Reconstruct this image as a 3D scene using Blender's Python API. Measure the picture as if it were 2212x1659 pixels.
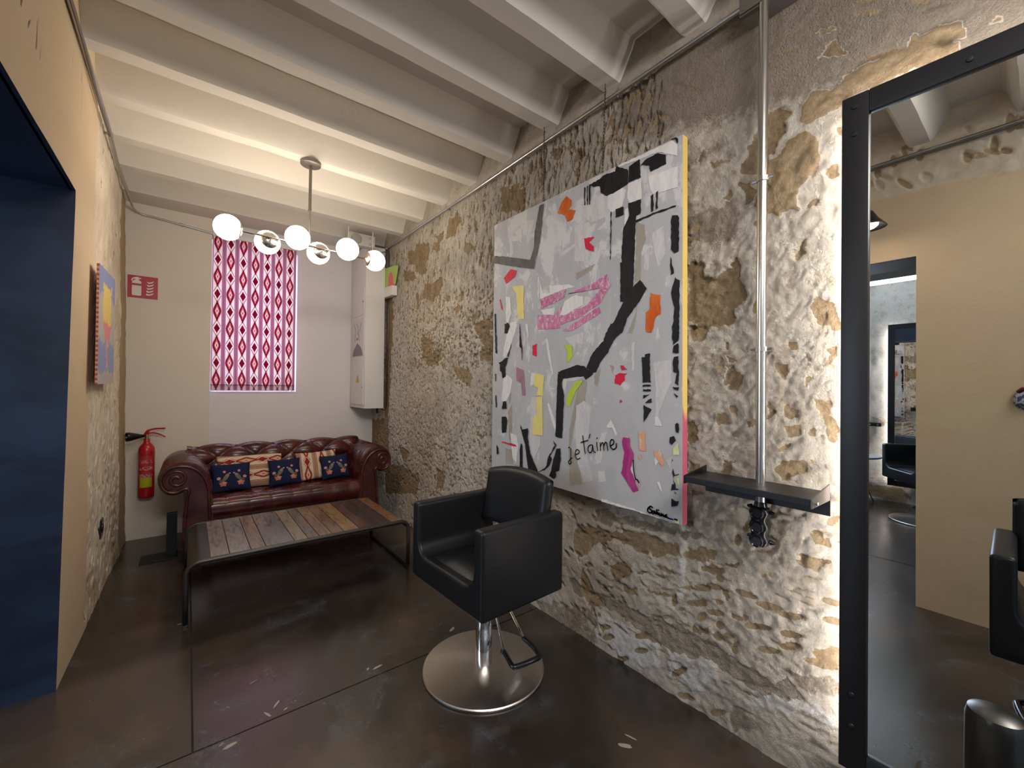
import bpy, bmesh, math, random
import numpy as np
from mathutils import Vector, Matrix, noise as mnoise
random.seed(7); rng = np.random.RandomState(7)
PI = math.pi
C = bpy.context.scene.collection
for o in list(bpy.data.objects): bpy.data.objects.remove(o)

# ------------------------------------------------------------------ camera
IW, IH, FPX, CAMH = 2212, 1659, 900.0, 1.30
_c = Vector((1106, 829.5))
_Y = Vector((406-_c[0], 828-_c[1], FPX)).normalized()
_X = Vector((2270-_c[0], 849-_c[1], FPX)); _X = (_X-_X.dot(_Y)*_Y).normalized()
_Z = _X.cross(_Y)
if _Z[1] > 0: _Z = -_Z
def c2w(v): return Vector((_X.dot(v), _Y.dot(v), _Z.dot(v)))
cam_d = bpy.data.cameras.new('camera'); cam = bpy.data.objects.new('camera', cam_d); C.objects.link(cam)
cam_d.sensor_width = 36; cam_d.lens = FPX/IW*36; cam_d.clip_start = 0.02
r_, u_, b_ = c2w(Vector((1,0,0))), c2w(Vector((0,-1,0))), c2w(Vector((0,0,-1)))
M = Matrix(((r_[0],u_[0],b_[0],0),(r_[1],u_[1],b_[1],0),(r_[2],u_[2],b_[2],CAMH),(0,0,0,1)))
cam.matrix_world = M
bpy.context.scene.camera = cam
def on(x, y, ax, v):
    """point of the plane axis=v that belongs to a place measured on the photograph"""
    d = c2w(Vector((x-_c[0], y-_c[1], FPX))); o = Vector((0,0,CAMH))
    return o + d*((v-o[ax])/d[ax])

# ------------------------------------------------------------------ world, lights, exposure
sc = bpy.context.scene
sc.view_settings.view_transform = 'Standard'; sc.view_settings.look = 'None'
sc.view_settings.gamma = 1; sc.view_settings.use_curve_mapping = False
sc.view_settings.exposure = 0.52
w = bpy.data.worlds.new('world'); sc.world = w; w.use_nodes = True
w.node_tree.nodes['Background'].inputs[0].default_value = (0.66, 0.82, 1.0, 1)
w.node_tree.nodes['Background'].inputs[1].default_value = 0.42
def area(name, loc, direction, sx, sy, power, col, spread=PI):
    l = bpy.data.lights.new(name, 'AREA'); l.shape = 'RECTANGLE'; l.size = sx; l.size_y = sy
    l.energy = power; l.color = col; l.spread = spread
    o = bpy.data.objects.new(name, l); C.objects.link(o); o.location = loc
    o.rotation_euler = Vector(direction).to_track_quat('-Z', 'Y').to_euler(); return o
SHOP_P, WIN_P, SIDE_P, CANVAS_FILL_P = 9, 44, 17, 19
area('rear_fill', (0.5, -1.1, 2.70), (0.15, 0.35, -1), 1.6, 0.5, SHOP_P, (1.0, 0.92, 0.84))  # added fill overhead behind the camera, stands for no visible lamp
area('canvas_fill', (0.25, -0.80, 2.70), (1.25, 2.2, -1.25), 1.0, 0.6, CANVAS_FILL_P, (1.0, 0.95, 0.90), math.radians(125))  # added unseen fill, aimed at the canvas wall to brighten it
area('window_daylight', (0.51, 5.02, 1.95), (0, -1, -0.05), 1.1, 1.9, WIN_P, (0.80, 0.78, 1.0))
area('side_room_daylight', (-2.3, 2.35, 1.9), (-0.55, -1, -0.45), 1.2, 1.0, SIDE_P, (0.66, 0.80, 1.0))
area('side_room_window', (-3.25, 2.02, 1.5), (1, -0.08, -0.35), 0.9, 1.2, 30, (0.66, 0.80, 1.0))

# ------------------------------------------------------------------ tiny shader language
class S:
    def __init__(s, nt, sock): s.nt, s.k = nt, sock
    def _m(s, op, *a):
        n = s.nt.nodes.new('ShaderNodeMath'); n.operation = op
        for i, v in enumerate((s,)+a):
            if isinstance(v, S): s.nt.links.new(v.k, n.inputs[i])
            else: n.inputs[i].default_value = v
        return S(s.nt, n.outputs[0])
    def __add__(s, o): return s._m('ADD', o)
    __radd__ = __add__
    def __mul__(s, o): return s._m('MULTIPLY', o)
    __rmul__ = __mul__
    def __sub__(s, o): return s._m('SUBTRACT', o)
    def __rsub__(s, o): return (s*-1)+o
    def __truediv__(s, o): return s._m('DIVIDE', o)
    def lt(s, o): return s._m('LESS_THAN', o)
    def gt(s, o): return s._m('GREATER_THAN', o)
    def abs(s): return s._m('ABSOLUTE')
    def fr(s): return s._m('FRACT')
    def fl(s): return s._m('FLOOR')
    def mn(s, o): return s._m('MINIMUM', o)
    def mx(s, o): return s._m('MAXIMUM', o)
    def sin(s): return s._m('SINE')
    def pw(s, o): return s._m('POWER', o)
    def mod(s, o): return s._m('MODULO', o)
    def step(s, a, b):
        n = s.nt.nodes.new('ShaderNodeMapRange'); n.interpolation_type = 'SMOOTHSTEP'
        s.nt.links.new(s.k, n.inputs[0]); n.inputs[1].default_value = a; n.inputs[2].default_value = b
        return S(s.nt, n.outputs[0])
class Mat:
    def __init__(s, name, rough=0.6, metal=0.0, spec=0.5):
        s.m = bpy.data.materials.new(name); s.m.use_nodes = True; s.nt = s.m.node_tree
        s.b = s.nt.nodes['Principled BSDF']; s.out = s.nt.nodes['Material Output']
        s.b.inputs['Roughness'].default_value = rough; s.b.inputs['Metallic'].default_value = metal
        s.b.inputs['Specular IOR Level'].default_value = spec
        tc = s.nt.nodes.new('ShaderNodeTexCoord'); s.O = S(s.nt, tc.outputs['Object']); s.UV = S(s.nt, tc.outputs['UV'])
    def col(s, c):
        if isinstance(c, S): s.nt.links.new(c.k, s.b.inputs['Base Color'])
        else: s.b.inputs['Base Color'].default_value = (*c, 1)
        return s
    def set(s, name, v):
        if isinstance(v, S): s.nt.links.new(v.k, s.b.inputs[name])
        else: s.b.inputs[name].default_value = v
        return s
    def rgb(s, c):
        n = s.nt.nodes.new('ShaderNodeRGB'); n.outputs[0].default_value = (*c, 1); return S(s.nt, n.outputs[0])
    def mix(s, a, b, f):
        n = s.nt.nodes.new('ShaderNodeMix'); n.data_type = 'RGBA'
        for i, v in ((6, a), (7, b)):
            if isinstance(v, S): s.nt.links.new(v.k, n.inputs[i])
            else: n.inputs[i].default_value = (*v, 1)
        if isinstance(f, S): s.nt.links.new(f.k, n.inputs[0])
        else: n.inputs[0].default_value = f
        return S(s.nt, n.outputs[2])
    def sep(s, v):
        n = s.nt.nodes.new('ShaderNodeSeparateXYZ'); s.nt.links.new(v.k, n.inputs[0])
        return [S(s.nt, n.outputs[i]) for i in range(3)]
    def com(s, x, y, z=0.0):
        n = s.nt.nodes.new('ShaderNodeCombineXYZ')
        for i, v in enumerate((x, y, z)):
            if isinstance(v, S): s.nt.links.new(v.k, n.inputs[i])
            else: n.inputs[i].default_value = v
        return S(s.nt, n.outputs[0])
    def noise(s, scale, detail=4, rough=0.55, vec=None, st=(1,1,1), off=0, dist=0.0):
        mp = s.nt.nodes.new('ShaderNodeMapping'); s.nt.links.new((vec or s.O).k, mp.inputs[0])
        mp.inputs['Scale'].default_value = st; mp.inputs['Location'].default_value = (off, off*1.7, off*0.6)
        n = s.nt.nodes.new('ShaderNodeTexNoise'); s.nt.links.new(mp.outputs[0], n.inputs['Vector'])
        n.inputs['Scale'].default_value = scale; n.inputs['Detail'].default_value = detail
        n.inputs['Roughness'].default_value = rough; n.inputs['Distortion'].default_value = dist
        return S(s.nt, n.outputs[0])
    def voro(s, scale, feature='F1', vec=None, st=(1,1,1)):
        mp = s.nt.nodes.new('ShaderNodeMapping'); s.nt.links.new((vec or s.O).k, mp.inputs[0]); mp.inputs['Scale'].default_value = st
        n = s.nt.nodes.new('ShaderNodeTexVoronoi'); n.feature = feature; s.nt.links.new(mp.outputs[0], n.inputs['Vector'])
        n.inputs['Scale'].default_value = scale
        return S(s.nt, n.outputs[0])
    def attr(s, name):
        n = s.nt.nodes.new('ShaderNodeAttribute'); n.attribute_name = name; return S(s.nt, n.outputs['Fac'])
    def bump(s, h, strength=0.5, dist=0.01):
        n = s.nt.nodes.new('ShaderNodeBump'); n.inputs['Strength'].default_value = strength; n.inputs['Distance'].default_value = dist
        s.nt.links.new(h.k, n.inputs['Height']); s.nt.links.new(n.outputs[0], s.b.inputs['Normal']); return s
    def emit(s, c, k):
        s.b.inputs['Emission Color'].default_value = (*c, 1); s.b.inputs['Emission Strength'].default_value = k; return s
def plain(name, c, rough=0.5, metal=0.0, spec=0.5, var=0.06, bump=0.0, bs=80):
    m = Mat(name, rough, metal, spec); n = m.noise(12, 3)
    m.col(m.mix([x*(1-var) for x in c], [min(1, x*(1+var)) for x in c], n))
    if bump: m.bump(m.noise(bs, 4), bump, 0.003)
    return m.m

# ------------------------------------------------------------------ object helpers
def props(o, label=None, cat=None, group=None, kind=None):
    if label: o['label'] = label
    if cat: o['category'] = cat
    if group: o['group'] = group
    if kind: o['kind'] = kind
    return o
def thing(name, label, cat, loc=(0,0,0), group=None, kind=None):
    o = bpy.data.objects.new(name, None); C.objects.link(o); o.location = loc; o.empty_display_size = 0.05
    return props(o, label, cat, group, kind)
def root_loc(p):
    v = Vector((0,0,0))
    while p is not None: v = v+p.location; p = p.parent
    return v
def obj(name, bm, mats, parent=None, smooth=False, label=None, cat=None, group=None, kind=None):
    if not isinstance(mats, (list, tuple)): mats = [mats]
    me = bpy.data.meshes.new(name)
    if parent is not None:
        d = root_loc(parent); bmesh.ops.translate(bm, verts=bm.verts, vec=-d)
    bm.to_mesh(me); bm.free()
    for m in mats: me.materials.append(m)
    if smooth:
        me.polygons.foreach_set('use_smooth', [True]*len(me.polygons))
        if smooth != 'all': me.set_sharp_from_angle(angle=math.radians(40))
    o = bpy.data.objects.new(name, me); C.objects.link(o); o.parent = parent
    return props(o, label, cat, group, kind)
def copy_tree(o, parent=None):
    c = o.copy(); C.objects.link(c); c.parent = parent
    for ch in [x for x in bpy.data.objects if x.parent == o]: copy_tree(ch, c)
    return c
B = bmesh.new
def box(bm, x0, x1, y0, y1, z0, z1, bev=0.0, seg=2, mi=0):
    vs = [bm.verts.new((x, y, z)) for x in (x0,x1) for y in (y0,y1) for z in (z0,z1)]
    fs = [bm.faces.new([vs[i] for i in q]) for q in ((0,1,3,2),(4,6,7,5),(0,4,5,1),(2,3,7,6),(0,2,6,4),(1,5,7,3))]
    for f in fs: f.material_index = mi
    if bev:
        es = list({e for f in fs for e in f.edges})
        r = bmesh.ops.bevel(bm, geom=es, offset=bev, segments=seg, profile=0.6, affect='EDGES', clamp_overlap=True)
        for f in r['faces']: f.material_index = mi
    return vs
def prism(bm, pts, axis, a, b, mi=0, bev=0.0, seg=2):
    """closed polygon (2D) extruded along axis from a to b"""
    def P(p, t):
        q = [p[0], p[1]]; q.insert(axis, t); return q
    A = [bm.verts.new(P(p, a)) for p in pts]; Bv = [bm.verts.new(P(p, b)) for p in pts]
    fs = [bm.faces.new(A), bm.faces.new(Bv[::-1])]; n = len(pts)
    for i in range(n): fs.append(bm.faces.new((A[i], Bv[i], Bv[(i+1)%n], A[(i+1)%n])))
    for f in fs: f.material_index = mi
    if bev:
        es = list({e for f in fs[:2] for e in f.edges})
        r = bmesh.ops.bevel(bm, geom=es, offset=bev, segments=seg, profile=0.6, affect='EDGES', clamp_overlap=True)
        for f in r['faces']: f.material_index = mi
    return fs
def tube(bm, pts, r, n=12, mi=0, cap=True, closed=False):
    pts = [Vector(p) for p in pts]; m = len(pts); rings = []
    rr = r if isinstance(r, (list, tuple)) else [r]*m
    up = None
    for i, p in enumerate(pts):
        if closed: t = (pts[(i+1)%m]-pts[i-1]).normalized()
        else: t = (pts[min(i+1, m-1)]-pts[max(i-1, 0)]).normalized()
        if up is None:
            up = t.orthogonal().normalized()
        up = (up-up.dot(t)*t).normalized(); s = t.cross(up)
        rings.append([bm.verts.new(p+(up*math.cos(2*PI*k/n)+s*math.sin(2*PI*k/n))*rr[i]) for k in range(n)])
    for i in range(m if closed else m-1):
        a, b = rings[i], rings[(i+1)%m]
        for k in range(n): bm.faces.new((a[k], a[(k+1)%n], b[(k+1)%n], b[k])).material_index = mi
    if cap and not closed:
        bm.faces.new(rings[0][::-1]).material_index = mi; bm.faces.new(rings[-1]).material_index = mi
def arc(c, r, a0, a1, n, ax):
    out = []
    for i in range(n+1):
        a = a0+(a1-a0)*i/n; q = [math.cos(a)*r, math.sin(a)*r]; q.insert(ax, 0.0)
        out.append(Vector(c)+Vector(q))
    return out
def lathe(bm, prof, c=(0,0,0), n=32, mi=0, mat=None):
    rings = []; c = Vector(c)
    for r, z in prof:
        if r < 1e-6: ring = [bm.verts.new(c+Vector((0,0,z)))]
        else: ring = [bm.verts.new(c+Vector((math.cos(2*PI*k/n)*r, math.sin(2*PI*k/n)*r, z))) for k in range(n)]
        rings.append(ring)
    for a, b in zip(rings, rings[1:]):
        if len(a) == 1 and len(b) == 1: continue
        for k in range(n):
            if len(a) == 1: f = bm.faces.new((a[0], b[k], b[(k+1)%n]))
            elif len(b) == 1: f = bm.faces.new((a[k], b[0], a[(k+1)%n]))
            else: f = bm.faces.new((a[k], b[k], b[(k+1)%n], a[(k+1)%n]))
            f.material_index = mi
    bmesh.ops.recalc_face_normals(bm, faces=bm.faces)
    if mat is not None:
        vs = [v for r in rings for v in r]; bmesh.ops.transform(bm, matrix=mat, verts=vs)
def surf(bm, f, nu, nv, wrapu=False, mi=0):
    g = [[bm.verts.new(f(i/(nu if wrapu else nu-1), j/(nv-1))) for j in range(nv)] for i in range(nu)]
    for i in range(nu if wrapu else nu-1):
        for j in range(nv-1):
            bm.faces.new((g[i][j], g[(i+1)%nu][j], g[(i+1)%nu][j+1], g[i][j+1])).material_index = mi
    return g
def smoothpoly(pts, n=6, closed=True):
    out = []; m = len(pts); P = [Vector(p) for p in pts]
    for i in range(m if closed else m-1):
        p0, p1, p2, p3 = (P[(i-1)%m], P[i], P[(i+1)%m], P[(i+2)%m]) if closed else (P[max(i-1,0)], P[i], P[i+1], P[min(i+2,m-1)])
        for k in range(n):
            t = k/n
            out.append(0.5*((2*p1)+(p2-p0)*t+(2*p0-5*p1+4*p2-p3)*t*t+(3*p1-p0-3*p2+p3)*t**3))
    if not closed: out.append(P[-1])
    return out

# ------------------------------------------------------------------ numpy noise for the carved walls
def vn(y, z, fy, fz, seed):
    g = np.random.RandomState(seed).rand(257, 257)
    a, b = y*fy+31.7, z*fz+17.3
    ia, ib = np.floor(a).astype(int), np.floor(b).astype(int); ta, tb = a-ia, b-ib
    ta = ta*ta*(3-2*ta); tb = tb*tb*(3-2*tb)
    G = lambda i, j: g[i % 257, j % 257]
    return (G(ia,ib)*(1-ta)+G(ia+1,ib)*ta)*(1-tb)+(G(ia,ib+1)*(1-ta)+G(ia+1,ib+1)*ta)*tb
def fbm(y, z, fy, fz, seed, o=4):
    s, a, t = 0, 1, 0
    for k in range(o):
        s = s+a*vn(y, z, fy*2**k, fz*2**k, seed+k); t += a; a *= 0.5
    return s/t
def inpoly(py, pz, poly):
    ins = np.zeros(py.shape, bool); n = len(poly)
    for i in range(n):
        (a, b), (c, d) = poly[i], poly[(i+1) % n]
        cond = ((b > pz) != (d > pz)) & (py < (c-a)*(pz-b)/((d-b) if d != b else 1e-9)+a)
        ins ^= cond
    return ins
def blur(a, n=1):
    for _ in range(n):
        p = np.pad(a, 1, mode='edge'); a = (p[1:-1,1:-1]*4+p[:-2,1:-1]+p[2:,1:-1]+p[1:-1,:-2]+p[1:-1,2:])/8
    return a
class Relief:
    def __init__(s, y0, y1, z0, z1, res):
        s.y = np.linspace(y0, y1, int((y1-y0)/res)+1); s.z = np.linspace(z0, z1, int((z1-z0)/res)+1)
        s.Y, s.Z = np.meshgrid(s.y, s.z, indexing='ij'); s.res = res
        s.H = np.zeros_like(s.Y); s.ex = np.zeros_like(s.Y); s.di = np.zeros_like(s.Y); s.wh = np.zeros_like(s.Y)
        s.jy = (fbm(s.Y, s.Z, 26, 26, 91, 3)-0.5)*0.05; s.jz = (fbm(s.Y, s.Z, 26, 26, 95, 3)-0.5)*0.05
    def patch(s, poly, ex=1.0, depth=0.008, di=0, wh=0):
        m = blur(inpoly(s.Y+s.jy, s.Z+s.jz, poly).astype(float), 1)
        s.H -= depth*m; s.ex = np.maximum(s.ex, ex*m); s.di = np.maximum(s.di, di*m); s.wh = np.maximum(s.wh, wh*m)
    def gouge(s, y, z, L, W, ang, depth, ex):
        R_ = L*0.5+W; i0, i1 = np.searchsorted(s.y, (y-R_, y+R_)); j0, j1 = np.searchsorted(s.z, (z-R_, z+R_))
        if i1 <= i0 or j1 <= j0: return
        dy = s.Y[i0:i1, j0:j1]-y; dz = s.Z[i0:i1, j0:j1]-z; ca, sa = math.cos(ang), math.sin(ang)
        u = (dy*ca+dz*sa)/(L*0.5); v = (-dy*sa+dz*ca)/(W*0.5)
        q = u*u+v*v+0.25*u*v*v; m = np.clip((1.2-q)*1.6, 0, 1)
        tilt = 0.65+0.35*u
        s.H[i0:i1, j0:j1] -= depth*m*np.clip(tilt, 0.2, 1.2)
        s.ex[i0:i1, j0:j1] = np.maximum(s.ex[i0:i1, j0:j1], ex*m)
    def build(s, name, fx, mat, hole=None, **kw):
        ny, nz = s.Y.shape; X = fx(s.Y, s.Z, s.H)
        co = np.stack([X, s.Y, s.Z], -1).reshape(-1, 3)
        i, j = np.meshgrid(np.arange(ny-1), np.arange(nz-1), indexing='ij'); i, j = i.ravel(), j.ravel()
        if hole is not None:
            yc = (s.y[i]+s.y[i+1])/2; zc = (s.z[j]+s.z[j+1])/2; k = ~((yc > hole[0])&(yc < hole[1])&(zc < hole[2])); i, j = i[k], j[k]
        a = i*nz+j; q = np.stack([a, a+nz, a+nz+1, a+1], -1)
        me = bpy.data.meshes.new(name); me.vertices.add(len(co)); me.vertices.foreach_set('co', co.ravel().astype(np.float32))
        me.loops.add(q.size); me.loops.foreach_set('vertex_index', q.ravel().astype(np.int32))
        me.polygons.add(len(q)); me.polygons.foreach_set('loop_start', np.arange(0, q.size, 4, dtype=np.int32)); me.polygons.foreach_set('loop_total', np.full(len(q), 4, np.int32))
        me.update(calc_edges=True); me.polygons.foreach_set('use_smooth', np.ones(len(q), bool))
        for nm, arr in (('expose', s.ex), ('dirt_shade', s.di), ('white', s.wh)):
            at = me.attributes.new(nm, 'FLOAT', 'POINT'); at.data.foreach_set('value', arr.ravel().astype(np.float32))
        for m_ in (mat if isinstance(mat, list) else [mat]): me.materials.append(m_)
        o = bpy.data.objects.new(name, me); C.objects.link(o); props(o, **kw); return o

# ------------------------------------------------------------------ room numbers
RX = 1.645            # stone wall on the right
LX = -0.42            # left wall
BY1, BY2 = 4.64, 4.70 # back wall, proud part and window part
BZ, CZ = 2.79, 2.925  # beam undersides and ceiling
DY0, DY1, DZ = 0.49, 2.555, 2.12   # doorway in the left wall
MX = 1.54             # mirror plane

# ------------------------------------------------------------------ wall materials
def stone_mat(name, cream, tan, tan2, grey):
    m = Mat(name, 0.9, 0, 0.15)
    ex, di, wh = m.attr('expose'), m.attr('dirt_shade'), m.attr('white')
    n1, n2, n3 = m.noise(5, 5, 0.6), m.noise(38, 5, 0.65), m.noise(160, 3, 0.6, off=3)
    base = m.mix(cream, [c*0.80 for c in cream], n1.step(0.35, 0.7))
    base = m.mix(base, (0.86, 0.83, 0.80), wh*0.85)
    base = m.mix(base, grey, (n2.step(0.56, 0.74))*0.35)
    base = m.mix(base, tan2, (m.noise(17, 7, 0.72, off=11)).step(0.50, 0.62)*0.42)
    dirt_shade = m.mix(grey, [c*0.62 for c in grey], n2)
    base = m.mix(base, dirt_shade, (di+(n2-0.5)*0.6).step(0.35, 0.65)*0.85)
    st = m.mix(tan, tan2, n2.step(0.3, 0.7)); st = m.mix(st, [c*0.7 for c in tan], n3.step(0.5, 0.8)*0.5)
    f = (ex+(n2-0.5)*0.5).step(0.42, 0.56)
    m.col(m.mix(base, st, f))
    m.bump(n2*0.5+n3*0.9+m.noise(330, 3, 0.6, off=7)*0.35+m.noise(85, 8, 0.85, dist=0.5)*(1.3-di*0.9)+m.noise(24, 7, 0.75, off=2)*(0.3-di*0.15)+m.voro(95, 'F1')*0.35, 1.0, 0.013)
    return m.m
stone = stone_mat('chiselled_stone', (0.76, 0.69, 0.585), (0.38, 0.27, 0.155), (0.49, 0.37, 0.235), (0.33, 0.265, 0.205))
stone_l = stone_mat('chiselled_stone_left', (0.70, 0.60, 0.46), (0.40, 0.27, 0.14), (0.50, 0.37, 0.22), (0.40, 0.32, 0.23))
white_paint = Mat('whitewash', 0.8, 0, 0.2)
white_paint.col(white_paint.mix((0.66, 0.615, 0.55), (0.73, 0.685, 0.62), white_paint.noise(3, 5))).bump(white_paint.noise(18, 5), 0.25, 0.01)
white_paint = white_paint.m
wall_paint = Mat('wall_paint', 0.85, 0, 0.15)
wall_paint.col(wall_paint.mix((0.66, 0.60, 0.52), (0.70, 0.645, 0.56), wall_paint.noise(4, 4))).bump(wall_paint.noise(60, 4), 0.15, 0.004)
wall_paint = wall_paint.m
plaster = Mat('lime_plaster', 0.8, 0, 0.2)
_n = plaster.noise(2.0, 6, 0.6, st=(1, 1, 3))
plaster.col(plaster.mix(plaster.mix((0.60, 0.45, 0.285), (0.66, 0.53, 0.36), _n), (0.62, 0.44, 0.32), plaster.noise(1.3, 4, off=5).step(0.45, 0.7)*0.6)).bump(plaster.noise(25, 5, st=(1,1,4)), 0.15, 0.006)
plaster = plaster.m

# ------------------------------------------------------------------ floor
fm = Mat('resin_floor', 0.2, 0, 0.9)
o1, o2, o3 = fm.noise(0.9, 6, 0.6, dist=0.8), fm.noise(3.1, 6, 0.65, off=4, dist=1.0), fm.noise(22, 5, 0.6)
bc = fm.mix((0.022, 0.018, 0.015), (0.062, 0.043, 0.033), o1.step(0.38, 0.60))
bc = fm.mix(bc, (0.050, 0.052, 0.055), o2.step(0.5, 0.68))
bc = fm.mix(bc, (0.095, 0.062, 0.034), fm.noise(1.7, 5, off=9).step(0.55, 0.72)*0.7)
fm.col(bc); fm.set('Roughness', o2*0.18+o3*0.08+0.12); fm.bump(o3, 0.05, 0.002)
bm = B()
def fl_quad(x0, x1, y0, y1):
    v = [bm.verts.new(p) for p in ((x0,y0,0),(x1,y0,0),(x1,y1,0),(x0,y1,0))]; bm.faces.new(v)
# slabs with sawn joints between them
jx, jy, g = 0.03, 1.845, 0.0035
box(bm, -6.0, jx-g, jy+g, 4.75, -0.05, 0.0); box(bm, jx+g, 1.75, jy+g, 4.75, -0.05, 0.0)
box(bm, -6.0, -1.2-g, -3.0, jy-g, -0.05, 0.0); box(bm, -1.2+g, 1.75, -3.0, jy-g, -0.05, 0.0)
box(bm, -6.0, 1.75, -3.0, 4.75, -0.06, -0.004, mi=1)
joint = plain('joint', (0.02, 0.018, 0.016), 0.9)
floor_o = obj('floor', bm, [fm.m, joint], kind='structure')
# pale filler patches where the joints were chipped
filler = plain('joint_filler', (0.34, 0.31, 0.25), 0.35)
bm = B()
for (px, py, L, W, a) in ((815,1441,0.055,0.016,0.2),(795,1445,0.02,0.01,1),(597,1521,0.05,0.010,0.9),(578,1543,0.045,0.010,2.0),(617,1531,0.02,0.007,0.5),(497,1611,0.05,0.018,0.2),(478,1608,0.02,0.008,0.6),(393,1347,0.05,0.014,0.1),(977,1359,0.05,0.02,0.6),(1350,1611,0.06,0.022,2.2),(547,1473,0.04,0.004,0.4),(1362,1592,0.05,0.008,1.9)):
    p = on(px, py, 2, 0.0008); ca, sa = math.cos(a), math.sin(a); vs = []
    for k in range(14):
        t = 2*PI*k/14; rr = 0.75+0.35*random.random(); u, v = math.cos(t)*L*rr*0.5, math.sin(t)*W*rr*0.5
        vs.append(bm.verts.new((p.x+u*ca-v*sa, p.y+u*sa+v*ca, 0.0008)))
    bm.faces.new(vs)
obj('filler_patches', bm, filler, floor_o, kind='stuff')

# ------------------------------------------------------------------ right wall (carved, whitewashed)
R = Relief(-0.9, 4.72, 0.0, 2.95, 0.0058)
Y_, Z_ = R.Y, R.Z
rough = 0.7+0.9*np.clip((1.35-Y_)/0.5, 0, 1)
R.H += 0.018*(fbm(Y_, Z_, 1.6, 1.9, 3, 3)-0.5)+0.007*rough*(fbm(Y_, Z_, 7, 8, 11, 5)-0.5)+rough*0.010*(fbm(Y_, Z_, 42, 44, 17, 3)-0.5)
rid = 1-np.abs(2*fbm(Y_+0.4*Z_, Z_, 6, 10, 41, 4)-1)
R.H += 0.006*(rid-0.8)*np.clip((1.30-Y_)/0.3, 0, 1)
rid2 = 1-np.abs(2*fbm(Y_+0.6*Z_, Z_-0.2*Y_, 17, 26, 47, 3)-1)
R.H += 0.010*(rid2-0.7)*np.clip((1.35-Y_)/0.4, 0.25, 1)
def stones(view, polys, **k):
    ox, oy, s = view
    for p in polys: R.patch([(lambda q: (q[1], q[2]))(on(ox+a/s, oy+b/s, 0, RX)) for a, b in p], **k)
V1, V2, V3, V4, V5, V6, VA = (800,400,4.88), (790,720,4.88), (1470,200,3.95), (1470,600,3.858), (1100,1100,2.911), (1640,0,3.867), (1040,280,3.77)
stones(V1, [[(390,690),(470,690),(480,610),(620,600),(620,790),(560,800),(600,900),(540,960),(470,900),(470,830),(400,830)],[(840,330),(950,350),(940,400),(900,520),(830,540),(790,590),(800,500),(820,420)],
 [(680,530),(770,480),(760,570),(720,600),(720,700),(650,690),(650,630),(700,590)],[(560,1050),(650,1040),(750,950),(770,1000),(720,1160),(630,1230),(580,1180),(540,1210),(545,1110)],
 [(340,900),(460,900),(480,1000),(350,1020)],[(890,1300),(930,1270),(980,1330),(900,1350)],[(1040,1400),(1120,1330),(1160,1370),(1060,1450)],[(1090,1490),(1150,1430),(1240,1410),(1300,1480),(1240,1560),(1300,1660),(1200,1660),(1100,1560)],
 [(480,1150),(510,1150),(500,1310),(480,1300)],[(1370,20),(1460,0),(1460,400),(1440,350),(1380,230)],[(160,1180),(230,1180),(240,1700),(160,1700)],[(1000,600),(1110,640),(1010,730),(980,690)]])
stones(V2, [[(580,60),(640,30),(700,90),(690,230),(750,180),(800,180),(740,340),(660,350),(590,260)],[(830,40),(920,0),(850,60),(810,170)],[(1150,0),(1290,0),(1350,60),(1340,280),(1270,300),(1200,280),(1190,210),(1230,130),(1190,60)],
 [(350,1180),(460,1250),(420,1360),(380,1340)],[(1160,1030),(1240,1100),(1200,1130),(1160,1080)],[(220,0),(275,0),(265,500),(230,900),(190,900),(200,300)]])
stones(V2, [[(910,360),(1070,360),(1140,470),(1070,560),(1030,540),(1000,470),(950,480)],[(740,1400),(830,1500),(820,1650),(740,1650)],[(20,900),(240,900),(240,1500),(20,1300)],[(200,1350),(380,1400),(560,1500),(540,1700),(200,1700)]], ex=0.62, depth=0.005)
stones(VA, [[(180,500),(290,440),(360,520),(350,640),(200,690)],[(380,260),(420,240),(420,350),(370,340)],[(560,150),(640,140),(620,240),(570,230)],[(760,190),(830,150),(830,220),(780,240)]], ex=0.9, depth=0.008)
stones(V3, [[(640,300),(720,200),(860,120),(915,200),(880,320),(720,600),(710,690),(510,690),(490,600),(560,530)]], ex=0.75, depth=0.022)
stones(V3, [[(720,640),(800,560),(900,450),(1060,330),(1200,420),(1170,600),(1050,780),(1010,850),(1000,1000),(820,1040),(720,1030),(640,980),(670,830)]], ex=1.0, depth=-0.012)
stones(V3, [[(370,860),(440,810),(460,860),(410,920)],[(120,580),(180,530),(160,650)],[(260,570),(340,570),(330,620),(280,630)],[(1240,640),(1350,600),(1350,710),(1260,720)],[(1040,980),(1100,920),(1170,950),(1140,1000)],[(1000,1360),(1050,1250),(1080,1300),(1040,1410)],
 [(510,760),(600,740),(660,800),(640,900),(560,960),(540,860)]], ex=0.8, depth=0.008)
stones(V4, [[(40,-130),(180,-140),(180,-30),(330,-10),(390,-60),(420,-170),(460,-130),(510,-60),(500,60),(510,130),(480,250),(400,420),(230,400),(120,390),(40,300)]], ex=1.0, depth=0.018)
stones(V4, [[(170,30),(240,20),(260,-20),(400,-80),(390,-10),(240,60),(190,90)],[(280,230),(340,225),(355,280),(300,300)]], ex=0, wh=0.4, depth=-0.008)
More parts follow.
